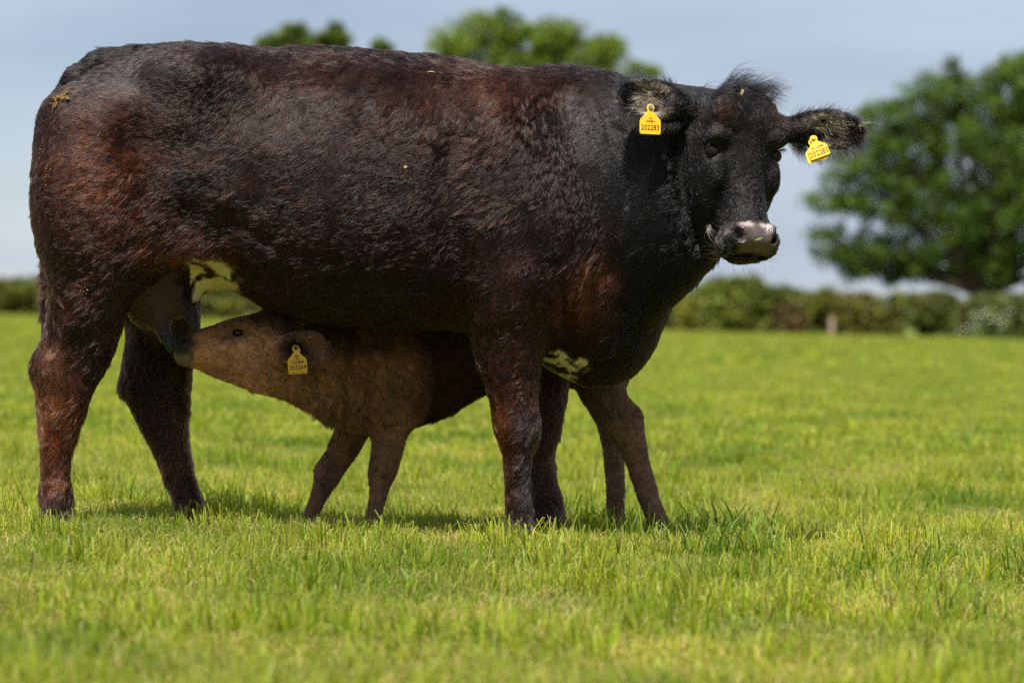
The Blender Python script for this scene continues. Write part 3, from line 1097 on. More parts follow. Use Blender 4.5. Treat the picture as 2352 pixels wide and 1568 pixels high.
def build_calf_mesh():
    B = Body((-1.02, -.12, -.12), (.52, .85, .80), .010 if QUICK else .0062)
    rows = []
    for px, t, b, w, m, y in ((398, 786, 812, .015, 800, -.03), (410, 770, 828, .032, 800, -.02), (432, 762, 838, .042, 800, -.01), (460, 757, 850, .046, 805, .0), (500, 744, 868, .052, 810, .02), (545, 729, 884, .066, 805, .04),
                              (600, 721, 900, .078, 805, .06), (650, 730, 916, .076, 820, .08), (700, 750, 938, .074, 840, .12), (760, 744, 975, .085, 850, .19), (810, 722, 992, .10, 850, .26),
                              (870, 700, 992, .125, 850, .33), (940, 690, 984, .145, 830, .39), (1030, 684, 950, .16, 810, .44), (1120, 686, 902, .165, 790, .48), (1220, 690, 888, .16, 790, .50),
                              (1330, 695, 890, .15, 790, .52), (1410, 715, 880, .13, 790, .54), (1455, 760, 850, .07, 800, .55)):
        rows.append((X(px, y), y, w, Z(t, y), Z(b, y), Z(m, y)))
    B.loft((0, 0, 0), ((1, 0, 0), (0, 1, 0), (0, 0, 1)), rows, .03, 2.2)
    B.leg([(800, 850, 1000, .33, .06), (860, 862, 985, .31, .07), (900, 864, 970, .30, .062), (960, 857, 960, .30, .052), (1000, 851, 942, .30, .045), (1050, 847, 928, .30, .04), (1085, 844, 917, .30, .038), (1115, 845, 902, .30, .032),
           (1150, 841, 890, .30, .03), (1180, 836, 884, .30, .034), (1200, 832, 888, .30, .036), (1230, 826, 894, .30, .042)], .05)
    B.leg([(880, 800, 920, .44, .07), (960, 775, 875, .45, .06), (1000, 760, 848, .46, .05), (1040, 745, 826, .46, .042), (1080, 728, 798, .46, .038), (1110, 718, 778, .46, .034), (1145, 706, 754, .46, .031),
           (1170, 698, 742, .46, .034), (1192, 692, 736, .46, .036), (1222, 682, 736, .46, .042)], .05)
    B.leg([(740, 1300, 1450, .46, .08), (800, 1300, 1455, .44, .09), (850, 1305, 1440, .44, .08), (900, 1325, 1446, .44, .062), (950, 1352, 1482, .44, .05), (1000, 1390, 1489, .44, .042), (1050, 1424, 1497, .44, .035),
           (1100, 1443, 1510, .44, .032), (1150, 1461, 1524, .44, .034), (1190, 1478, 1538, .44, .036), (1220, 1486, 1548, .44, .04), (1252, 1490, 1566, .44, .043)], .05)
    B.leg([(740, 1280, 1430, .60, .08), (850, 1300, 1420, .62, .075), (920, 1335, 1425, .62, .055), (980, 1366, 1432, .62, .045), (1040, 1380, 1438, .62, .038), (1100, 1386, 1440, .62, .033), (1150, 1389, 1440, .62, .033),
           (1180, 1388, 1440, .62, .036), (1205, 1386, 1446, .62, .038), (1236, 1382, 1452, .62, .042)], .05)
    # rump, stifle, shoulder, jaw, brow
    B.ell(P(880, 1080, .295), (.032, .03, .035), .03)
    B.ell(P(748, 1085, .455), (.03, .03, .035), .03)
    B.ell(P(1395, 780, .50), (.11, .14, .10), .06)
    B.ell(P(930, 860, .29), (.085, .05, .13), .06)
    B.ell(P(600, 850, .035), (.055, .05, .05), .04)
    B.ell(P(556, 745, -.005), (.032, .03, .018), .025)
    B.ell(P(500, 800, .0), (.07, .05, .03), .04)
    B.ell(P(423, 790, -.03), (.03, .03, .032), .02)
    B.ell(P(640, 735, .07), (.05, .05, .03), .04)
    B.ell(P(425, 815, -.02), (.028, .04, .03), .02)
    B.ell(P(546, 764, -.036), (.02, .014, .013), .012, None, 'cut')
    B.ell(P(420, 783, -.050), (.009, .012, .007), .006, None, 'cut')
    B.ell(P(428, 812, -.04), (.05, .05, .003), .006, None, 'cut')
    put_ear(B, CEAR, .054)
    # tail
    B.chain([P(1430, 740, .56), P(1450, 790, .60), P(1425, 870, .64), P(1405, 960, .66)], [.03, .022, .016, .02], .03)
    return B


def calf_paint(V, N):
    n = len(V)
    k1 = vnoise(V, .10, 71) * .6 + vnoise(V, .04, 72) * .4
    col = np.tile(np.array([.30, .165, .088]), (n, 1)) * (1 + .3 * k1 + .16 * vnoise(V, .016, 73))[:, None]

    def blend(c, w):
        nonlocal col
        w = np.clip(w, 0, 1)[:, None]
        col = col * (1 - w) + np.array(c) * w

    def spot(px, py, rx, ry, c, s, y=.2):
        blend(c, s * gauss(V, P(px, py, y), rx / 760, ry / 760) * (1 + .4 * k1))
    DK = (.035, .018, .012)
    blend((.038, .019, .012), smooth(X(950, .4), X(1000, .4), V[:, 0]) * .96 * smooth(Z(1010, .4), Z(960, .4), V[:, 2]))  # barrel behind the foreleg: darker coat with some shade painted into the colour
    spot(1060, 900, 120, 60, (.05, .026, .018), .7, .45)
    blend((.075, .038, .022), .75 * smooth(Z(830, .2), Z(790, .2), V[:, 2]) * smooth(X(700, .15), X(760, .2), V[:, 0]))  # top below the cow's belly darkened in the colour, painted shade
    blend((.10, .055, .034), .6 * smooth(.15, .5, vnoise(V * np.array([1.6, 1, .6]), .045, 79)) * gauss(V, P(790, 920, .2), .12, .12))  # shade of the chest folds painted as darker streaks
    spot(1440, 980, 130, 160, (.24, .155, .115), .9, .45)
    spot(1450, 1130, 120, 120, (.24, .155, .115), .9, .45)
    spot(610, 728, 90, 22, DK, .95)
    spot(480, 748, 60, 14, (.06, .024, .012), .8)
    spot(650, 745, 40, 30, DK, .8)
    spot(740, 770, 110, 50, (.09, .045, .028), .8)
    spot(590, 790, 90, 30, (.42, .26, .165), .75)
    spot(560, 850, 110, 26, (.20, .11, .065), .6)
    spot(500, 820, 70, 40, (.36, .185, .095), .6)
    spot(860, 960, 40, 60, (.22, .11, .055), .5)
    spot(760, 1080, 70, 120, (.19, .125, .095), .75, .46)
    spot(905, 930, 50, 110, (.27, .16, .105), .7, .3)
    spot(880, 1090, 60, 90, (.22, .14, .105), .75, .3)
    spot(545, 764, 26, 13, (.012, .009, .008), .95, -.03)
    spot(520, 775, 24, 10, (.04, .022, .014), .8, -.03)
    # black muzzle, pale chin
    mz = smooth(X(464), X(444), V[:, 0] + .012 * vnoise(V, .014, 83) + .25 * np.abs(V[:, 2] - Z(795))) * (V[:, 2] > Z(836))
    blend((.010, .009, .009), mz * .97)
    ch = smooth(X(450), X(436), V[:, 0]) * smooth(Z(808), Z(820), V[:, 2])
    blend((.13, .10, .08), ch * .8)
    low = 1 - smooth(.05, .11, V[:, 2] - ground_z(V[:, 0], V[:, 1]))
    blend((.30, .21, .17), low * .6 * (V[:, 0] < 0))
    hoof = 1 - smooth(.015, .035, V[:, 2] - ground_z(V[:, 0], V[:, 1]))
    blend((.04, .03, .024), hoof)
    L = .014 + .007 * smooth(-.3, .5, k1) + .010 * gauss(V, P(780, 930, .2), .16, .10) + .006 * gauss(V, P(1040, 930, .4), .2, .07)
    L = np.where(V[:, 0] < X(560), L * .5, L)
    L = np.where(V[:, 0] < X(460), .003, L)
    L = np.where(V[:, 2] < .30, L * .5, L)
    L = np.where(V[:, 0] > X(1250, .45), L * .6, L)
    L = np.where(hoof > .5, 0, L)
    L = np.where(mz > .8, 0, L)
    a, nn, b = ear_frame(*CEAR)
    q = V - np.array(CEAR[0])
    t = q @ a
    near = (t > 0) & (t < .15) & (np.linalg.norm(q - np.outer(t, a), axis=1) < .060) & (V[:, 1] < .015)
    ins = near & ((N @ nn) > .15)
    blend((.26, .15, .10), near * .95)
    blend((.012, .008, .007), ins * np.clip(1.25 * np.exp(-((t - .05) / .042) ** 2 - ((q @ b) / .034) ** 2), 0, 1))
    L = np.where(near, .013, L)
    fl = np.zeros((n, 3))
    fl[:] = (.6, 0, -.7)
    fl = np.where((V[:, 0] < X(650))[:, None], np.array([1.0, 0, -.25])[None], fl)
    fl = np.where((V[:, 2] < .38)[:, None], np.array([.1, 0, -1.0])[None], fl)
    fl = np.where(near[:, None], a[None] + np.array([0, 0, -.2])[None], fl)
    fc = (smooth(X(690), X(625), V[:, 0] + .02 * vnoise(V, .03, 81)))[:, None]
    fold = vnoise(V * np.array([2.2, 1, .5]), .05, 82) * smooth(X(640), X(720), V[:, 0]) * smooth(X(960), X(880), V[:, 0])  # shading of neck folds painted as light and dark stripes
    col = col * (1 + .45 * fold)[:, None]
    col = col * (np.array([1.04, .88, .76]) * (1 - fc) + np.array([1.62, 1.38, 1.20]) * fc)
    return np.clip(col, .003, .8), L, fl, np.clip(mz, 0, 1) * .35


def build_calf():
    B = build_calf_mesh()
    V, F = B.mesh(0.0)
    del B
    N = vert_normals(V, F)
    V = V + N * (vnoise(V, .15, 75) * .003 + vnoise(V, .05, 76) * .0018 * (V[:, 0] > X(640)) + crease(V, N, CALF_LINES, .2))[:, None]
    N = vert_normals(V, F)
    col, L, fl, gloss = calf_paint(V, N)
    calf = empty('calf', (X(1100, .42), .42, float(ground_z(X(1100, .42), .42))))
    tag(calf, 'small brown calf reaching under the cow to suckle from her udder', 'calf')
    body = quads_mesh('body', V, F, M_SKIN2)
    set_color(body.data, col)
    g = body.data.attributes.new('gloss', 'FLOAT', 'POINT')
    g.data.foreach_set('value', gloss.astype(np.float32))
    keep(body, calf)
    if QUICK != '1':
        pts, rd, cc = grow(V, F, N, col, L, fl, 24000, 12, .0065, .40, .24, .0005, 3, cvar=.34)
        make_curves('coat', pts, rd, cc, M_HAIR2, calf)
    return calf


calf = build_calf()


# ------------------------------------------------------------------ eyes, whiskers, forelock
def ball(name, c, r, mat, parent, n=16):
    V, F = [], []
    for i in range(n + 1):
        th = math.pi * i / n
        for j in range(2 * n):
            ph = math.pi * j / n
            V.append((c[0] + r[0] * math.sin(th) * math.cos(ph), c[1] + r[1] * math.sin(th) * math.sin(ph), c[2] + r[2] * math.cos(th)))
    for i in range(n):
        for j in range(2 * n):
            a = i * 2 * n
            F.append((a + j, a + 2 * n + j, a + 2 * n + (j + 1) % (2 * n), a + (j + 1) % (2 * n)))
    o = mesh_obj(name, V, F, mat)
    keep(o, parent)
    return o


ball('eye', HP(-.100, -.036, .0), (.0195, .0195, .0195), M_EYE, cow)
ball('eye', HP(.100, -.036, .0), (.0195, .0195, .0195), M_EYE, cow)
ball('eye', P(546, 764, -.019), (.0155, .012, .0115), M_EYE, calf)


def locks(starts, ends, sag, n_pts=6, jitter=.004, seed=0, rad=.00035):
    r = np.random.default_rng(seed)
    s, e = np.array(starts, float), np.array(ends, float)
    s = s + r.standard_normal(s.shape) * jitter
    e = e + r.standard_normal(e.shape) * jitter * 3
    t = np.linspace(0, 1, n_pts)[None, :, None]
    p = s[:, None] * (1 - t) + e[:, None] * t + np.array(sag)[None, None] * (4 * t * (1 - t))
    rd = np.outer(np.full(len(s), rad), np.linspace(1, .3, n_pts))
    return p, rd


def build_head_hair():
    r = np.random.default_rng(5)
    PT, RD, CO = [], [], []
    # forelock: long black hair from the poll, swept up and over to the right
    for i in range(170):
        o = r.standard_normal(3)
        a = HP(-.02 + .045 * o[0], -.045 + .022 * o[1], .165 + .015 * o[2] - abs(o[0]) * .012)
        sweep = r.random()
        g = np.array([.05 + .06 * sweep, -.01, .016 + .014 * r.standard_normal()])
        if r.random() < .6:                              # falling down the forehead
            g = np.array([.025 + .03 * r.standard_normal(), -.028, -.06 + .03 * r.standard_normal()])
        m = 16
        s = np.tile(a, (m, 1))
        e = s + g[None] + r.standard_normal((m, 3)) * .008
        p, rd = locks(s, e, np.array([.0, -.012, .022]), 6, .004, i, .00042)
        PT.append(p)
        RD.append(rd)
        CO.append(np.tile(np.array([.007, .006, .0065]), (m, 1)) * (.6 + .8 * r.random((m, 1))))
    o = make_curves('forelock', np.concatenate(PT), np.concatenate(RD), np.concatenate(CO), M_HAIR, cow)
    # long fringes of the ears
    PT, RD, CO, PALE = [], [], [], []
    for ear, half in ((EAR1, .058), (EAR2, .056)):
        a, n, b = ear_frame(*ear)
        base = np.array(ear[0])
        Le = np.linalg.norm(np.array(ear[1]) - base)
        up = b if b[2] > 0 else -b
        for i in range(230):
            t = r.random()
            edge = r.choice([-1, 1], p=[.62, .38])
            wdt = half * math.sin(math.pi * min(max(.12 + .8 * t, 0), 1)) ** .7
            inner = r.random() < .42
            f = r.uniform(-.75, .75) if inner else edge * r.uniform(.8, 1.0)
            c = base + a * (t * Le) + up * (f * wdt) + n * (.002 if inner else .006)
            pale = bool(inner and .3 < t < .8 and r.random() < .75 or (not inner and r.random() < .03))
            ln = r.uniform(.025, .05)
            if inner:
                e = c + (a * r.uniform(.5, 1.0) + up * r.uniform(-.5, .1) + n * .35) * ln
            else:
                e = c + (a * r.uniform(.3, .9) + up * edge * r.uniform(.4, .9) + np.array([0, 0, -.35])) * ln
            m = 15 if pale else 11
            if pale:
                e = c + (a * r.uniform(.6, 1.0) + up * r.uniform(-.25, .05) + n * .12) * ln * .75
            s = np.tile(c, (m, 1))
            p, rd = locks(s, np.tile(e, (m, 1)), n * .006, 5, .0035, 1000 + i, .00036 if pale else .00038)
            PT.append(p)
            RD.append(rd)
            cc = np.array([.50, .42, .34]) if pale else np.array([.011, .009, .009])
            CO.append(np.tile(cc, (m, 1)) * (.65 + .6 * r.random((m, 1))))
            PALE.append(np.full(m, pale))
    PT, RD, CO, PALE = np.concatenate(PT), np.concatenate(RD), np.concatenate(CO), np.concatenate(PALE)
    make_curves('ear_hair', PT[~PALE], RD[~PALE], CO[~PALE], M_HAIR, cow)
    make_curves('pale_ear_hair', PT[PALE], RD[PALE], CO[PALE], M_HAIR2, cow)
    # whiskers and pale hairs round the mouth, lashes
    S, E = [], []
    for i in range(28):
        sg = -1 if r.random() < .65 else 1
        c = HP(sg * r.uniform(.065, .085), -.04 + r.uniform(-.05, .02), -.25 + r.uniform(-.05, .03))
        S.append(c)
        E.append(c + h_r * sg * r.uniform(.02, .065) + h_u * r.uniform(-.03, .02) + h_f * r.uniform(-.01, .02))
    for i in range(26):
        c = HP(r.uniform(-.07, .07), r.uniform(-.1, -.04), -.325)
        S.append(c)
        E.append(c + h_u * r.uniform(-.035, -.012) + h_r * r.uniform(-.01, .01))
    p, rd = locks(S, E, -h_u * .004, 5, .001, 77, .0004)
    cc = np.tile(np.array([.42, .38, .32]), (len(S), 1)) * (.3 + .8 * r.random((len(S), 1)))
    make_curves('whiskers', p, rd, cc, M_WHISK, cow)
    # the pale tuft at the corner of the mouth
    m = 26
    c = HP(-.088, -.10, -.205)
    s = np.tile(c, (m, 1))
    e = s + np.outer(np.ones(m), .006 * h_r - .026 * h_u + .006 * h_f)
    p, rd = locks(s, e, -h_r * .008, 5, .004, 78, .0005)
    make_curves('chin_tuft', p, rd, np.tile(np.array([.5, .46, .34]), (m, 1)) * (.6 + .6 * r.random((m, 1))), M_WHISK, cow)
    S, E = [], []
    for i in range(60):
        t = r.uniform(-1, 1)
        for sg in (-1, 1):
            c = HP(sg * (.110 + .004 * t), -.030 + .012 * t, .016 - .004 * t * t)
            S.append(c)
            E.append(c + h_r * sg * .012 + h_f * .014 + h_u * -.006)
    p, rd = locks(S, E, h_u * .004, 4, .001, 79, .0004)
    make_curves('eyelashes', p, rd, np.tile(np.array([.03, .025, .024]), (len(S), 1)), M_WHISK, cow)


build_head_hair()


# ------------------------------------------------------------------ ear tags
def text_mesh(body, size):
    cu = bpy.data.curves.new('print', 'FONT')
    cu.body = body
    cu.size = size
    cu.align_x = 'CENTER'
    cu.extrude = 0.0002
    cu.resolution_u = 2
    t = bpy.data.objects.new('print', cu)
    COL.objects.link(t)
    dg = bpy.context.evaluated_depsgraph_get()
    dg.update()
    me = bpy.data.meshes.new_from_object(t.evaluated_get(dg))
    bpy.data.objects.remove(t)
    return me


def tag_outline(w, h, neck, top):
    """flag: straight bottom with round corners, shoulders rising to a narrow neck and round head"""
    pts = []
    r = w * .09
    hb = h * .56
    for cx, cz, a0 in ((-w / 2 + r, -h + r, 180), (w / 2 - r, -h + r, 270)):
        for k in range(5):
            an = math.radians(a0 + k * 22.5)
            pts.append((cx + r * math.cos(an), cz + r * math.sin(an)))
    pts.append((w / 2, -h + hb - r))
    pts.append((w / 2 - r * .5, -h + hb))
    pts.append((w * .30, -h + hb * 1.22))
    pts.append((neck * 1.05, -h + hb * 1.5))
    for k in range(9):
        an = math.radians(-15 + k * 26.25)
        pts.append((top * math.cos(an), top * math.sin(an) - top * .2))
    pts.append((-neck * 1.05, -h + hb * 1.5))
    pts.append((-w * .30, -h + hb * 1.22))
    pts.append((-w / 2 + r * .5, -h + hb))
    pts.append((-w / 2, -h + hb - r))
    return pts


def plate(name, pts, th, mat):
    n = len(pts)
    V = [(x, -th / 2, z) for x, z in pts] + [(x, th / 2, z) for x, z in pts]
    F = [tuple(range(n)), tuple(range(2 * n - 1, n - 1, -1))] + [(i, n + i, n + (i + 1) % n, (i + 1) % n) for i in range(n)]
    return mesh_obj(name, V, F, mat, None, False)


def disc(name, r, th, mat, n=18, hole=0):
    V, F = [], []
    rings = [(hole, -th / 2), (r * .86, -th / 2), (r, -th / 4), (r, th / 2)]
    for rr, yy in rings:
        for k in range(n):
            V.append((rr * math.cos(2 * math.pi * k / n), yy, rr * math.sin(2 * math.pi * k / n)))
    for i in range(len(rings) - 1):
        for k in range(n):
            F.append((i * n + k, i * n + (k + 1) % n, (i + 1) * n + (k + 1) % n, (i + 1) * n + k))
    if not hole:
        V.append((0, -th / 2, 0))
        for k in range(n):
            F.append((len(V) - 1, (k + 1) % n, k))
    return mesh_obj(name, V, F, mat, None, False)


def ear_tag(parent, pos, w, h, rot, lines, stud_mat, back=None, label=None):
    """flag tag hanging from its stud at pos; rot = (tilt about view, yaw, lean)"""
    t = plate('ear_tag', tag_outline(w, h, w * .12, w * .19), .0022, M_TAG)
    t.location = pos
    t.rotation_mode = 'YXZ'
    t.rotation_euler = (rot[2], rot[0], rot[1])
    bv = t.modifiers.new('bevel', 'BEVEL')
    bv.width = .0007
    bv.segments = 2
    mw = Matrix.Translation(Vector(pos)) @ t.rotation_euler.to_matrix().to_4x4()
    t.parent = parent
    t.matrix_parent_inverse = Matrix.Translation(-Vector(parent.location))
    if label:
        t['label'] = label
    for body, size, dz, sx in lines:
        me = text_mesh(body, size)
        me.transform(Matrix.Rotation(math.radians(90), 4, 'X'))
        me.transform(Matrix.Diagonal((sx, 1, 1, 1)))
        me.transform(Matrix.Translation((0, -.0017, dz)))
        me.materials.append(M_INK)
        p = bpy.data.objects.new('printed_number', me)
        COL.objects.link(p)
        p.parent = t
    s = disc('stud', w * .105, .006, stud_mat)
    s.location = (0, -.003, 0)
    s.parent = t
    if back:
        b = plate('back_flag', tag_outline(w, h, w * .12, w * .19), .0022, M_TAG)
        b.location = (back[0], .006, back[1])
        b.rotation_euler = (0, back[2], 0)
        b.parent = t
    return t


def crown_mark(parent, z, s):
    """small ring-and-bars emblem printed above the letters"""
    V, F = [], []
    n = 14
    for rr in (s * .72, s):
        for k in range(n):
            V.append((rr * math.cos(2 * math.pi * k / n), 0, rr * math.sin(2 * math.pi * k / n)))
    for k in range(n):
        F.append((k, (k + 1) % n, n + (k + 1) % n, n + k))
    b = len(V)
    V += [(-s * .35, 0, -s * .3), (s * .35, 0, -s * .3), (s * .42, 0, s * .3), (0, 0, s * .02), (-s * .42, 0, s * .3)]
    F += [(b, b + 1, b + 2, b + 3), (b, b + 3, b + 4)]
    o = mesh_obj('printed_emblem', V, F, M_INK, None, False)
    o.location = (0, -.0019, z)
    o.parent = parent


TAG1 = P(1494, 246, -.385)
ear_tag(cow, TAG1, .060, .078, (math.radians(2), math.radians(8), math.radians(-6)),
        [('202283', .0215, -.066, .82), ('162988 3', .0075, -.0435, 1.0), ('UK', .0075, -.035, 1.0)], M_STUD, None, 'yellow ear tag with blue stud on the ear over the neck')
TAG2 = P(1868, 318, -.41)
ear_tag(cow, TAG2, .058, .060, (math.radians(-21), math.radians(-6), math.radians(-16)),
        [('202283', .0225, -.053, .82), ('UK 162988', .0080, -.031, 1.0)], M_TAG, (-.006, -.006, math.radians(4)), 'tilted yellow ear tag on the outstretched ear')
TAG3 = P(679, 799, -.112)
t3 = ear_tag(calf, TAG3, .056, .071, (math.radians(-6), math.radians(6), math.radians(-4)),
             [('303264', .0200, -.0635, .84), ('162988', .0115, -.046, 1.1), ('UK', .0095, -.0355, 1.15)], M_DARK, (.003, -.005, math.radians(3)), 'yellow ear tag hanging below the calf\'s ear')
crown_mark(t3, -.0235, .0042)


# ------------------------------------------------------------------ small things caught on the animals
def flake_bunch(name, centre, nrm, n, spread, size, mat, parent, seed):
    r = np.random.default_rng(seed)
    V, F = [], []
    nv = Vector(nrm).normalized()
    a = nv.cross(Vector((0, 0, 1))).normalized()
    b = nv.cross(a)
    for i in range(n):
        u, v = r.standard_normal(2)
        c = Vector(centre) + a * (u * spread[0]) + b * (v * spread[1]) + nv * r.uniform(.006, .014)
        s = size * r.uniform(.4, 1.3)
        an = r.random() * 6.28
        k0 = len(V)
        m = 6
        for k in range(m):
            th = an + 2 * math.pi * k / m
            rr = s * r.uniform(.6, 1.2)
            V.append(c + a * (rr * math.cos(th)) + b * (rr * .7 * math.sin(th)) + nv * r.uniform(-.001, .002))
        V.append(c + nv * .004)
        for k in range(m):
            F.append((k0 + k, k0 + (k + 1) % m, k0 + m))
    o = mesh_obj(name, V, F, mat, None, False)
    keep(o, parent)
    o['kind'] = 'stuff'
    return o


def surface_at(px, py, y0=-.25):
    """nearest point of the cow's near side to the sight line"""
    o = np.array([0, -CAM_D, CAM_H])
    d = unit(P(px, py, y0) - o)
    q = CV - o
    t = q @ d
    dist = np.linalg.norm(q - np.outer(t, d), axis=1)
    i = np.where(dist < .02)[0]
    if not len(i):
        i = np.array([np.argmin(dist)])
    j = i[np.argmin(t[i])]
    return CV[j], CN[j]


for k, (px, py, n, sp, sz) in enumerate(((128, 222, 46, (.016, .024), .006), (97, 400, 16, (.006, .018), .003), (85, 350, 7, (.003, .02), .003), (185, 680, 8, (.01, .02), .003))):
    c, nn = surface_at(px, py)
    flake_bunch('dung_flakes', c, nn, n, sp, sz, M_DUNG, cow, 300 + k)


def small_leaf(name, centre, nrm, along, ln, wd, mat, label, category):
    nv, al = Vector(nrm).normalized(), Vector(along)
    al = (al - nv * al.dot(nv)).normalized()
    bt = nv.cross(al)
    V, F = [], []
    for i, (t, w) in enumerate(((-.5, .08), (-.25, .8), (.05, 1), (.3, .7), (.5, .05))):
        c = Vector(centre) + al * (ln * t) + nv * (.004 * math.cos(t * 3))
        V += [c - bt * (w * wd / 2) + nv * .0015, c - nv * .001, c + bt * (w * wd / 2) + nv * .0015]
        if i:
            o = 3 * (i - 1)
            F += [(o, o + 1, o + 4, o + 3), (o + 1, o + 2, o + 5, o + 4)]
    ob = mesh_obj(name, V, F, mat)
    so = ob.modifiers.new('thickness', 'SOLIDIFY')
    so.thickness = .0008
    tag(ob, label, category)


c, nn = surface_at(1705, 209, -.45)
small_leaf('dry_leaf', c + nn * .022 + np.array([0, -.012, 0]), h_f, (.55, 0, 1), .022, .009, M_DRYLEAF, 'small dry tan leaf caught in the black forelock', 'leaf')
c, nn = surface_at(1755, 548, -.45)
small_leaf('grass_blade', c + nn * .004, nn, (1, 0, .22), .026, .0052, M_FRESH, 'short green grass blade stuck across the cow\'s nose', 'grass blade')
c, nn = surface_at(993, 160, -.1)
small_leaf('straw_piece', c + nn * .012, nn, (1, 0, .05), .022, .002, M_STRAW, 'short pale straw lying on the cow\'s back', 'straw')
c, nn = surface_at(927, 370, -.3)
small_leaf('seed_husk', c + nn * .014, nn, (1, 0, .4), .012, .008, M_DRYLEAF, 'tiny tan husk stuck to the cow\'s ribs', 'husk')


# ------------------------------------------------------------------ trees, hedge and post
def PD(px, py, D):
    """spot seen at px, py, at distance D from the camera"""
    return P(px, py, D - CAM_D)


def leaf_cloud(centres, radii, n_per, size, col, seed, squash=.8):
    """leaf quads gathered in clumps"""
    r = np.random.default_rng(seed)
    C = np.repeat(np.array(centres), n_per, 0)
    R = np.repeat(np.array(radii), n_per)
    n = len(C)
    d = unit(r.standard_normal((n, 3)))
    c = C + d * (R * r.random(n) ** .45)[:, None] * np.array([1, 1, squash])
    a = unit(r.standard_normal((n, 3)) + np.array([0, 0, -.2]))
    b = unit(np.cross(a, r.standard_normal((n, 3))))
    s = size * r.uniform(.6, 1.3, n)[:, None]
    V = np.stack([c - a * s * .5, c + b * s * .32, c + a * s * .55, c - b * s * .32], 1).reshape(-1, 3)
    F = np.arange(4 * n).reshape(n, 4)
    tone = np.repeat(r.uniform(.5, 1.5, len(centres)), n_per) * r.uniform(.7, 1.3, n)
    cols = np.array(col)[None] * tone[:, None]
    hue = r.uniform(-.15, .2, n)
    cols = cols * np.stack([1 + hue, np.ones(n), 1 - hue * .3], 1)
    return V, F, np.repeat(cols, 4, 0)


def tree(label, D, lobes, trunk_px, ground_py, col, leaf=.2, per=46, dens=1.0, seed=0, trunk_r=.4, group='trees behind the hedge'):
    r = np.random.default_rng(seed)
    base = PD(trunk_px, ground_py, D)
    base[2] = float(ground_z(base[0], base[1])) - .05
    root = empty('oak_tree', base)
    tag(root, label, 'tree', group)
    cen, rad, tips = [], [], []
    s = scl(D - CAM_D)
    for px, py, rp in lobes:
        c = PD(px, py, D)
        R = rp / s
        c[1] += r.uniform(-.35, .35) * R
        tips.append((c, R))
        m = int(max(8, 15 * R * R * dens))
        d = unit(r.standard_normal((m, 3)))
        q = c + d * (R * r.random(m) ** .33)[:, None] * np.array([1, 1, .85])
        cen.append(q)
        rad.append(r.uniform(.36, .78, m) * min(1, .55 + R * .2))
    cen, rad = np.concatenate(cen), np.concatenate(rad)
    V, F, cc = leaf_cloud(cen, rad, per, leaf, col, seed + 1)
    crown = quads_mesh('crown', V, F, M_TREE, True, False)
    set_color(crown.data, cc)
    keep(crown, root)
    crown['kind'] = 'stuff'
    # trunk and limbs
    TV, TF = [], []

    def add(pts, rr, n=8):
        v, f = tube(pts, rr, n)
        o = len(TV)
        TV.extend(v)
        TF.extend([tuple(i + o for i in q) for q in f])
    top = np.mean([c for c, R in tips], 0)
    fork = base + (top - base) * .38
    add([base - np.array([0, 0, .2]), base + (fork - base) * .12, base + (fork - base) * .5 + np.array([.1, 0, 0]), fork, top], [trunk_r * 1.5, trunk_r * 1.1, trunk_r, trunk_r * .8, trunk_r * .3], 12)
    for c, R in tips:
        m1 = fork + (c - fork) * .5 + np.array([r.uniform(-.4, .4), r.uniform(-.4, .4), r.uniform(.0, .5)])
        add([fork - np.array([0, 0, .3]), m1, c], [trunk_r * .5, trunk_r * .28, trunk_r * .12])
        for k in range(5):
            e = c + unit(r.standard_normal(3)) * R * .85
            add([m1 + (c - m1) * r.uniform(.4, 1), (c + e) / 2 + r.standard_normal(3) * .15, e], [trunk_r * .14, trunk_r * .08, trunk_r * .03], 5)
    tr = mesh_obj('trunk', TV, TF, M_BARK)
    keep(tr, root)
    return root


GREEN_DK, GREEN_MD, GREEN_LT = (.080, .140, .020), (.10, .15, .018), (.12, .18, .020)
tree('broad dark green oak behind the hedge at the right edge', 114, [
    (2040, 290, 75), (2120, 235, 80), (2210, 230, 80), (2300, 215, 80), (2370, 190, 90), (2000, 370, 85), (2090, 350, 100), (2200, 350, 110), (2310, 340, 110), (2400, 340, 120),
    (1925, 450, 72), (2030, 460, 90), (2130, 470, 90), (2240, 480, 90), (2340, 470, 100), (2440, 450, 130), (1912, 560, 60), (1990, 575, 64), (2080, 580, 65), (2180, 575, 60), (2290, 570, 70),
    (2390, 560, 80), (2500, 540, 110), (2550, 380, 120), (2470, 250, 100), (1955, 625, 30), (2060, 632, 34), (2150, 628, 28), (2320, 630, 40), (2600, 480, 110), (2020, 600, 50), (2110, 605, 52), (2275, 615, 48), (2250, 550, 60), (1950, 600, 40), (2220, 610, 45), (2400, 630, 50), (2480, 620, 60), (2340, 150, 40), (2180, 175, 35)], 2285, 781, GREEN_DK, .15, 62, 1.75, 11, .42)
tree('sunlit green oak whose crown rises above the cow\'s back', 118, [
    (1040, 110, 60), (1110, 90, 70), (1160, 70, 55), (1230, 110, 80), (1290, 95, 65), (1350, 130, 70), (1400, 115, 45), (1060, 200, 80), (1180, 200, 100), (1310, 210, 100), (1400, 190, 60), (1485, 175, 42),
    (1460, 260, 80), (1020, 300, 100), (1150, 330, 120), (1290, 340, 120), (1420, 350, 110), (1080, 450, 100), (1220, 470, 120), (1360, 460, 110)], 1240, 758, GREEN_LT, .15, 66, 2.0, 23, .4)
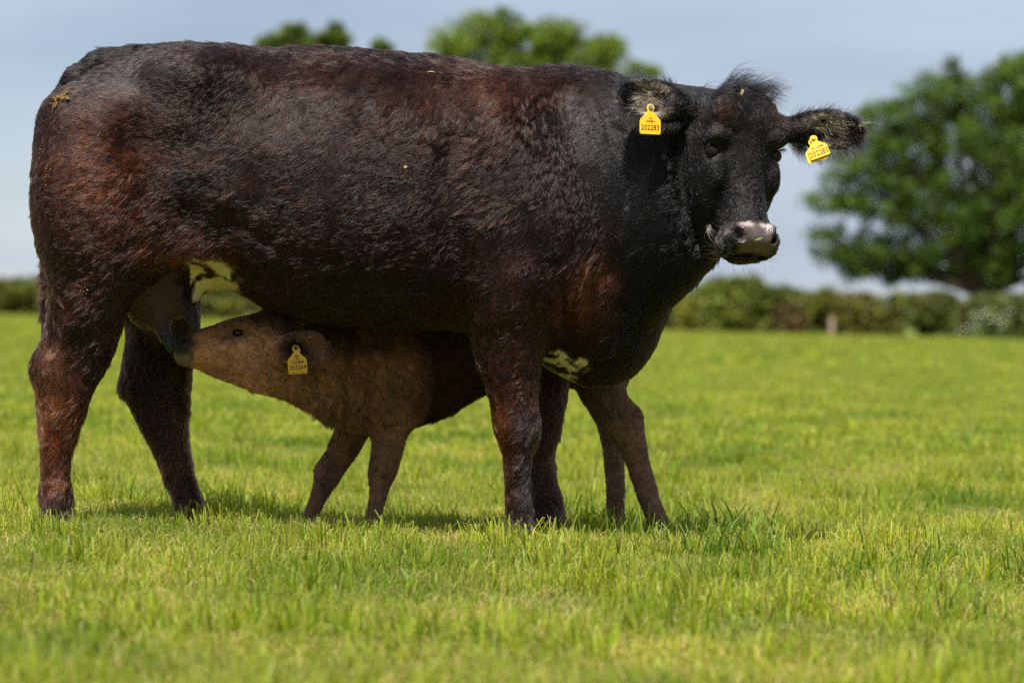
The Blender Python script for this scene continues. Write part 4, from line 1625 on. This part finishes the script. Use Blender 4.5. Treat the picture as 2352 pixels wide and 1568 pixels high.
tree('slim green tree with two top sprigs above the cow\'s hips', 121, [
    (606, 100, 12), (628, 96, 18), (650, 88, 20), (672, 76, 20), (690, 68, 11), (664, 104, 28), (706, 96, 14), (728, 98, 10), (746, 88, 13), (762, 78, 10), (774, 64, 8), (786, 92, 11), (690, 132, 50), (760, 130, 40), (872, 104, 12), (888, 110, 16), (650, 200, 80), (740, 210, 90), (840, 190, 70), (640, 310, 100), (760, 320, 110), (860, 310, 90), (700, 430, 110), (810, 430, 100)],
     730, 741, GREEN_MD, .17, 60, 1.2, 37, .35)


def hedge_line(px0, px1, D, label, seed, top_py, col, group=None, dens=1.0, name='hedge', depth=1.3):
    """a run of hawthorn hedge: twiggy stems inside, leaf clumps round them"""
    r = np.random.default_rng(seed)
    a, b = PD(px0, 0, D), PD(px1, 0, D)
    root = empty(name, (0.5 * (a[0] + b[0]), a[1], float(ground_z(.5 * (a[0] + b[0]), a[1]))))
    tag(root, label, 'hedge' if name == 'hedge' else 'bush', group)
    cen, rad, cl = [], [], []
    n = int((b[0] - a[0]) * 60 * dens)
    for i in range(n):
        x = r.uniform(a[0], b[0])
        g = float(ground_z(x, a[1]))
        px = CX + x * scl(D - CAM_D)
        tp = Z(top_py(px), D - CAM_D) + .09 * math.sin(x * 1.7) + .08 * math.sin(x * 4.3 + 1)
        h = max(.5, tp - g)
        t = r.random() ** .8
        w = depth * (.55 + .45 * math.sin(math.pi * min(1, .25 + .7 * t)))
        y = a[1] + r.uniform(-1, 1) * w * .6 + (-.25 * w if r.random() < .4 else 0)
        cen.append((x, y, g + .12 + t * (h - .3)))
        rad.append(r.uniform(.22, .42))
    V, F, cc = leaf_cloud(cen, rad, 26, .2, col, seed + 3)
    tw = vnoise(V, 2.6, 91 + seed)
    cc = cc * (1 + .25 * tw)[:, None] * np.stack([1 + .45 * np.clip(tw, 0, 1), np.ones(len(V)), np.ones(len(V))], 1)
    o = quads_mesh('foliage', V, F, M_TREE, True, False)
    set_color(o.data, cc)
    keep(o, root)
    TV, TF = [], []
    for i in range(int((b[0] - a[0]) * 3)):
        x = r.uniform(a[0], b[0])
        g = float(ground_z(x, a[1]))
        y = a[1] + r.uniform(-.3, .3) * depth
        p = [(x, y, g - .05), (x + r.uniform(-.2, .2), y + r.uniform(-.2, .2), g + .7), (x + r.uniform(-.5, .5), y + r.uniform(-.4, .4), g + 1.45)]
        v, f = tube(p, [.035, .025, .01], 5)
        k = len(TV)
        TV.extend(v)
        TF.extend([tuple(j + k for j in q) for q in f])
    s = mesh_obj('stems', TV, TF, M_BARK)
    keep(s, root)
    s['kind'] = o['kind'] = 'stuff'
    return root


HDG = 107.0
hedge_line(-2600, 4700, HDG, 'long low green field hedge running behind the pasture', 41, lambda px: 636 + .0155 * px, (.105, .125, .024))
hedge_line(1560, 1850, 105.5, 'rounded yellow green bush swelling from the hedge right of the cow', 43, lambda px: 634 + 30 * ((px - 1700) / 110) ** 2 * .55, (.125, .155, .026), None, 1.4, 'bush', 1.5)
hedge_line(1785, 1840, 104.6, 'reddish brown shrub at the foot of the hedge beside the bush', 44, lambda px: 690, (.100, .088, .034), None, 1.2, 'bush', .7)
hedge_line(2235, 2352, 104.8, 'pale leafy shrub in front of the hedge at the right edge', 45, lambda px: 672, (.125, .155, .05), None, 1.2, 'bush', .9)


def build_post():
    b = PD(1911, 777, 104.0)
    g = float(ground_z(b[0], b[1]))
    h, w = .72, .17
    V, F = [], []
    prof = ((-.2, w * .62), (.05, w * .60), (h * .5, w * .55), (h * .93, w * .52), (h, w * .40))
    n = 8
    for i, (z, rr) in enumerate(prof):
        for k in range(n):
            an = 2 * math.pi * (k + .5) / n
            V.append((b[0] + rr * math.cos(an) * 1.08, b[1] + rr * math.sin(an), g + z + (.03 * math.cos(an) if i == 4 else 0)))
        if i:
            o = (i - 1) * n
            for k in range(n):
                F.append((o + k, o + (k + 1) % n, o + n + (k + 1) % n, o + n + k))
    F.append(tuple(range(4 * n, 5 * n)))
    o = mesh_obj('fence_post', V, F, M_WOOD, None, False)
    tag(o, 'short weathered wooden post standing before the hedge', 'post')


build_post()


def build_flowers():
    """cow parsley: thin stems with flat white heads"""
    r = np.random.default_rng(8)
    mw = mat_plain('white_umbels', (.62, .62, .5), .8, .2)
    ms = mat_plain('parsley_stem', (.12, .2, .05), .7, .2)
    for k, (px, py, cnt) in enumerate(((2255, 781, 14), (2300, 782, 12), (2215, 780, 7))):
        b = PD(px, py, 103.4)
        b[2] = float(ground_z(b[0], b[1]))
        root = empty('cow_parsley', b)
        tag(root, ('tall white flowering cow parsley clump below the pale shrub', 'white flowering cow parsley clump nearest the right edge', 'small white cow parsley clump left of the taller ones')[k], 'wildflower', 'wildflowers along the hedge foot')
        SV, SF, HV, HF = [], [], [], []
        for i in range(cnt):
            p0 = np.array([r.uniform(-.4, .4), r.uniform(-.2, .2), -.02])
            h = r.uniform(.5, 1.15) if k < 2 else r.uniform(.35, .7)
            p1 = p0 + np.array([r.uniform(-.1, .1), r.uniform(-.1, .1), h])
            v, f = tube([p0, (p0 + p1) / 2, p1], [.008, .006, .004], 5)
            o = len(SV)
            SV.extend(v)
            SF.extend([tuple(j + o for j in q) for q in f])
            for m in range(9):
                c = p1 + np.array([r.uniform(-.07, .07), r.uniform(-.07, .07), r.uniform(-.015, .015)])
                o = len(HV)
                for q in range(6):
                    an = q * math.pi / 3
                    HV.append(c + np.array([.024 * math.cos(an), .024 * math.sin(an), .004 * (q % 2)]))
                HV.append(c + np.array([0, 0, .012]))
                HF.extend([(o + q, o + (q + 1) % 6, o + 6) for q in range(6)])
        s = mesh_obj('stems', SV, SF, ms, root)
        hh = mesh_obj('flower_heads', HV, HF, mw, root, False)
        s['kind'] = hh['kind'] = 'stuff'


build_flowers()


# ------------------------------------------------------------------ grass
def blades(n, area, hmin, hmax, wid, seed, dry=.08, seg=3, cut=.6, lean=.26):
    r = np.random.default_rng(seed)
    c = r.uniform(-area / 2, area / 2, (n, 2))
    h = r.uniform(hmin, hmax, n) * r.uniform(.62, 1.02, n)
    w = wid * r.uniform(.6, 1.35, n)
    az = r.uniform(0, 2 * math.pi, n)
    ln = np.abs(r.standard_normal(n)) * lean
    tw = r.uniform(0, math.pi, n)
    isdry = r.random(n) < dry
    flat = isdry & (r.random(n) < .6)
    ln = np.where(flat, r.uniform(.9, 1.5, n), ln)
    w = np.where(isdry, w * .55, w)
    V = np.zeros((n, seg + 1, 2, 3))
    for i in range(seg + 1):
        t = i / seg
        bend = ln * (.35 * t + .65 * t * t)
        x = c[:, 0] + np.cos(az) * h * np.sin(bend) * t
        y = c[:, 1] + np.sin(az) * h * np.sin(bend) * t
        z = h * np.cos(bend * .8) * t + np.where(flat, .012, -.004)
        ww = w * (1 - (1 - cut) * t ** 2) * .5
        for s, sg in ((0, -1), (1, 1)):
            V[:, i, s, 0] = x + sg * ww * np.cos(tw)
            V[:, i, s, 1] = y + sg * ww * np.sin(tw)
            V[:, i, s, 2] = z
    base = np.array([.205, .304, .009])
    col = base[None] * r.uniform(.5, 1.45, n)[:, None] * np.stack([r.uniform(.75, 1.3, n), np.ones(n), r.uniform(.5, 1.6, n)], 1)
    col = np.where(isdry[:, None], np.array([.50, .42, .20])[None] * r.uniform(.7, 1.2, n)[:, None], col)
    ct = np.repeat(col[:, None], (seg + 1) * 2, 1).reshape(n, seg + 1, 2, 3)
    tip = np.linspace(0, 1, seg + 1)[None, :, None, None]
    ct = ct * (1 - tip ** 3 * .34) + np.array([.52, .50, .20]) * (tip ** 3 * .34)
    k = (seg + 1) * 2
    F = []
    for i in range(seg):
        a = np.arange(n) * k + 2 * i
        F.append(np.stack([a, a + 1, a + 3, a + 2], 1))
    return V.reshape(-1, 3), np.concatenate(F), ct.reshape(-1, 3)


def build_grass():
    r = np.random.default_rng(99)
    coll = bpy.data.collections.new('grass_tufts')
    specs = [('a', 320, .25, .030, .066, .0033, .22, .26), ('b', 320, .25, .030, .066, .0033, .18, .22), ('c', 300, .25, .035, .075, .0037, .20, .28), ('d', 330, .25, .025, .055, .0032, .26, .25),
             ('e', 230, .25, .035, .115, .0046, .12, .30), ('f', 300, .25, .020, .050, .0036, .48, .35),
             ('g', 1100, 1.0, .05, .09, .011, .12, .26), ('h', 1100, 1.0, .05, .09, .011, .12, .26), ('i', 1300, 3.2, .06, .12, .036, .10, .26), ('j', 1300, 3.2, .06, .12, .036, .10, .26),
             ('k', 26, .16, .09, .17, .0055, .05, .5)]
    for i, (nm, n, ar, h0, h1, w, dry, lean) in enumerate(specs):
        V, F, c = blades(n, ar, h0, h1, w, 500 + i, dry, lean=lean)
        if nm == 'k':
            c = c * np.array([.55, .66, .8])
        o = quads_mesh('grass_tuft_' + nm, V, F, M_GRASS, False, False)
        set_color(o.data, c)
        coll.objects.link(o)
    pts, idx, rot, sc = [], [], [], []

    def scatter(y0, y1, step, ids, half, jit=.5, pr=None):
        d = y0 + CAM_D
        y = y0
        while y < y1:
            hw = half(y + CAM_D)
            for x in np.arange(-hw, hw, step):
                px_, py_ = x + r.uniform(-jit, jit) * step, y + r.uniform(-jit, jit) * step
                pts.append((px_, py_, float(ground_z(px_, py_))))
                p = pr
                if pr is not None:
                    nz = math.sin(px_ * 1.9 + 1.3) * math.sin(py_ * 2.3 + .4) + .6 * math.sin(px_ * 4.7 + py_ * 3.1)
                    dryness = 1 if nz > .75 else 0
                    p = np.array(pr) * np.array([1, 1, 1, 1, 1, 9 if dryness else .5])
                    p = p / p.sum()
                idx.append(int(r.choice(ids, p=p)))
                rot.append(r.uniform(0, 6.28))
                sc.append(r.uniform(.85, 1.2))
            y += step
    scatter(-4.9, 6.0, .155, [0, 1, 2, 3, 4, 5], lambda d: .19 * d + .9, .5, [.19, .19, .19, .17, .14, .12])
    scatter(5.6, 32, .72, [6, 7], lambda d: .20 * d + 2.5)
    scatter(31, 101, 2.1, [8, 9], lambda d: .21 * d + 5)
    for px, py, cnt, sp in ((1700, 1240, 9, .16), (1790, 1280, 12, .12), (1600, 1215, 5, .08), (2060, 1330, 8, .15), (1880, 1290, 6, .2), (2270, 1290, 8, .2), (590, 1200, 2, .2), (300, 1185, 2, .2), (1380, 1195, 3, .12), (2190, 1420, 5, .1), (1100, 1260, 4, .4), (500, 1300, 5, .4)):
        D_ = (CAM_H + .060) * S0 * CAM_D / (py - HZ) - CAM_D
        for k in range((cnt + 1) // 2):
            gx, gy = X(px, D_) + r.normal() * sp, D_ + r.normal() * sp
            pts.append((gx, gy, float(ground_z(gx, gy))))
            idx.append(10)
            rot.append(r.uniform(0, 6.28))
            sc.append(r.uniform(.7, 1.15))
    me = bpy.data.meshes.new('grass')
    me.from_pydata(pts, [], [])
    a = me.attributes.new('tuft', 'INT', 'POINT')
    a.data.foreach_set('value', np.array(idx, np.int32))
    a = me.attributes.new('turn', 'FLOAT_VECTOR', 'POINT')
    a.data.foreach_set('vector', np.stack([np.zeros(len(rot)), np.zeros(len(rot)), rot], 1).astype(np.float32).ravel())
    a = me.attributes.new('size', 'FLOAT', 'POINT')
    a.data.foreach_set('value', np.array(sc, np.float32))
    o = bpy.data.objects.new('grass', me)
    COL.objects.link(o)
    tag(o, 'short bright green pasture grass with dry straw bits', 'grass', None, 'stuff')
    me.materials.append(M_GRASS)
    ng = bpy.data.node_groups.new('grass_scatter', 'GeometryNodeTree')
    ng.interface.new_socket('Geometry', in_out='INPUT', socket_type='NodeSocketGeometry')
    ng.interface.new_socket('Geometry', in_out='OUTPUT', socket_type='NodeSocketGeometry')
    N, L = ng.nodes, ng.links
    gi, go = N.new('NodeGroupInput'), N.new('NodeGroupOutput')
    ci = N.new('GeometryNodeCollectionInfo')
    ci.inputs['Collection'].default_value = coll
    ci.inputs['Separate Children'].default_value = True
    ci.inputs['Reset Children'].default_value = True
    iop = N.new('GeometryNodeInstanceOnPoints')
    iop.inputs['Pick Instance'].default_value = True

    def named(nm, typ):
        q = N.new('GeometryNodeInputNamedAttribute')
        q.data_type = typ
        q.inputs['Name'].default_value = nm
        return q.outputs['Attribute']
    L.new(gi.outputs[0], iop.inputs['Points'])
    L.new(ci.outputs[0], iop.inputs['Instance'])
    L.new(named('tuft', 'INT'), iop.inputs['Instance Index'])
    L.new(named('turn', 'FLOAT_VECTOR'), iop.inputs['Rotation'])
    L.new(named('size', 'FLOAT'), iop.inputs['Scale'])
    L.new(iop.outputs[0], go.inputs[0])
    md = o.modifiers.new('scatter', 'NODES')
    md.node_group = ng


build_grass()
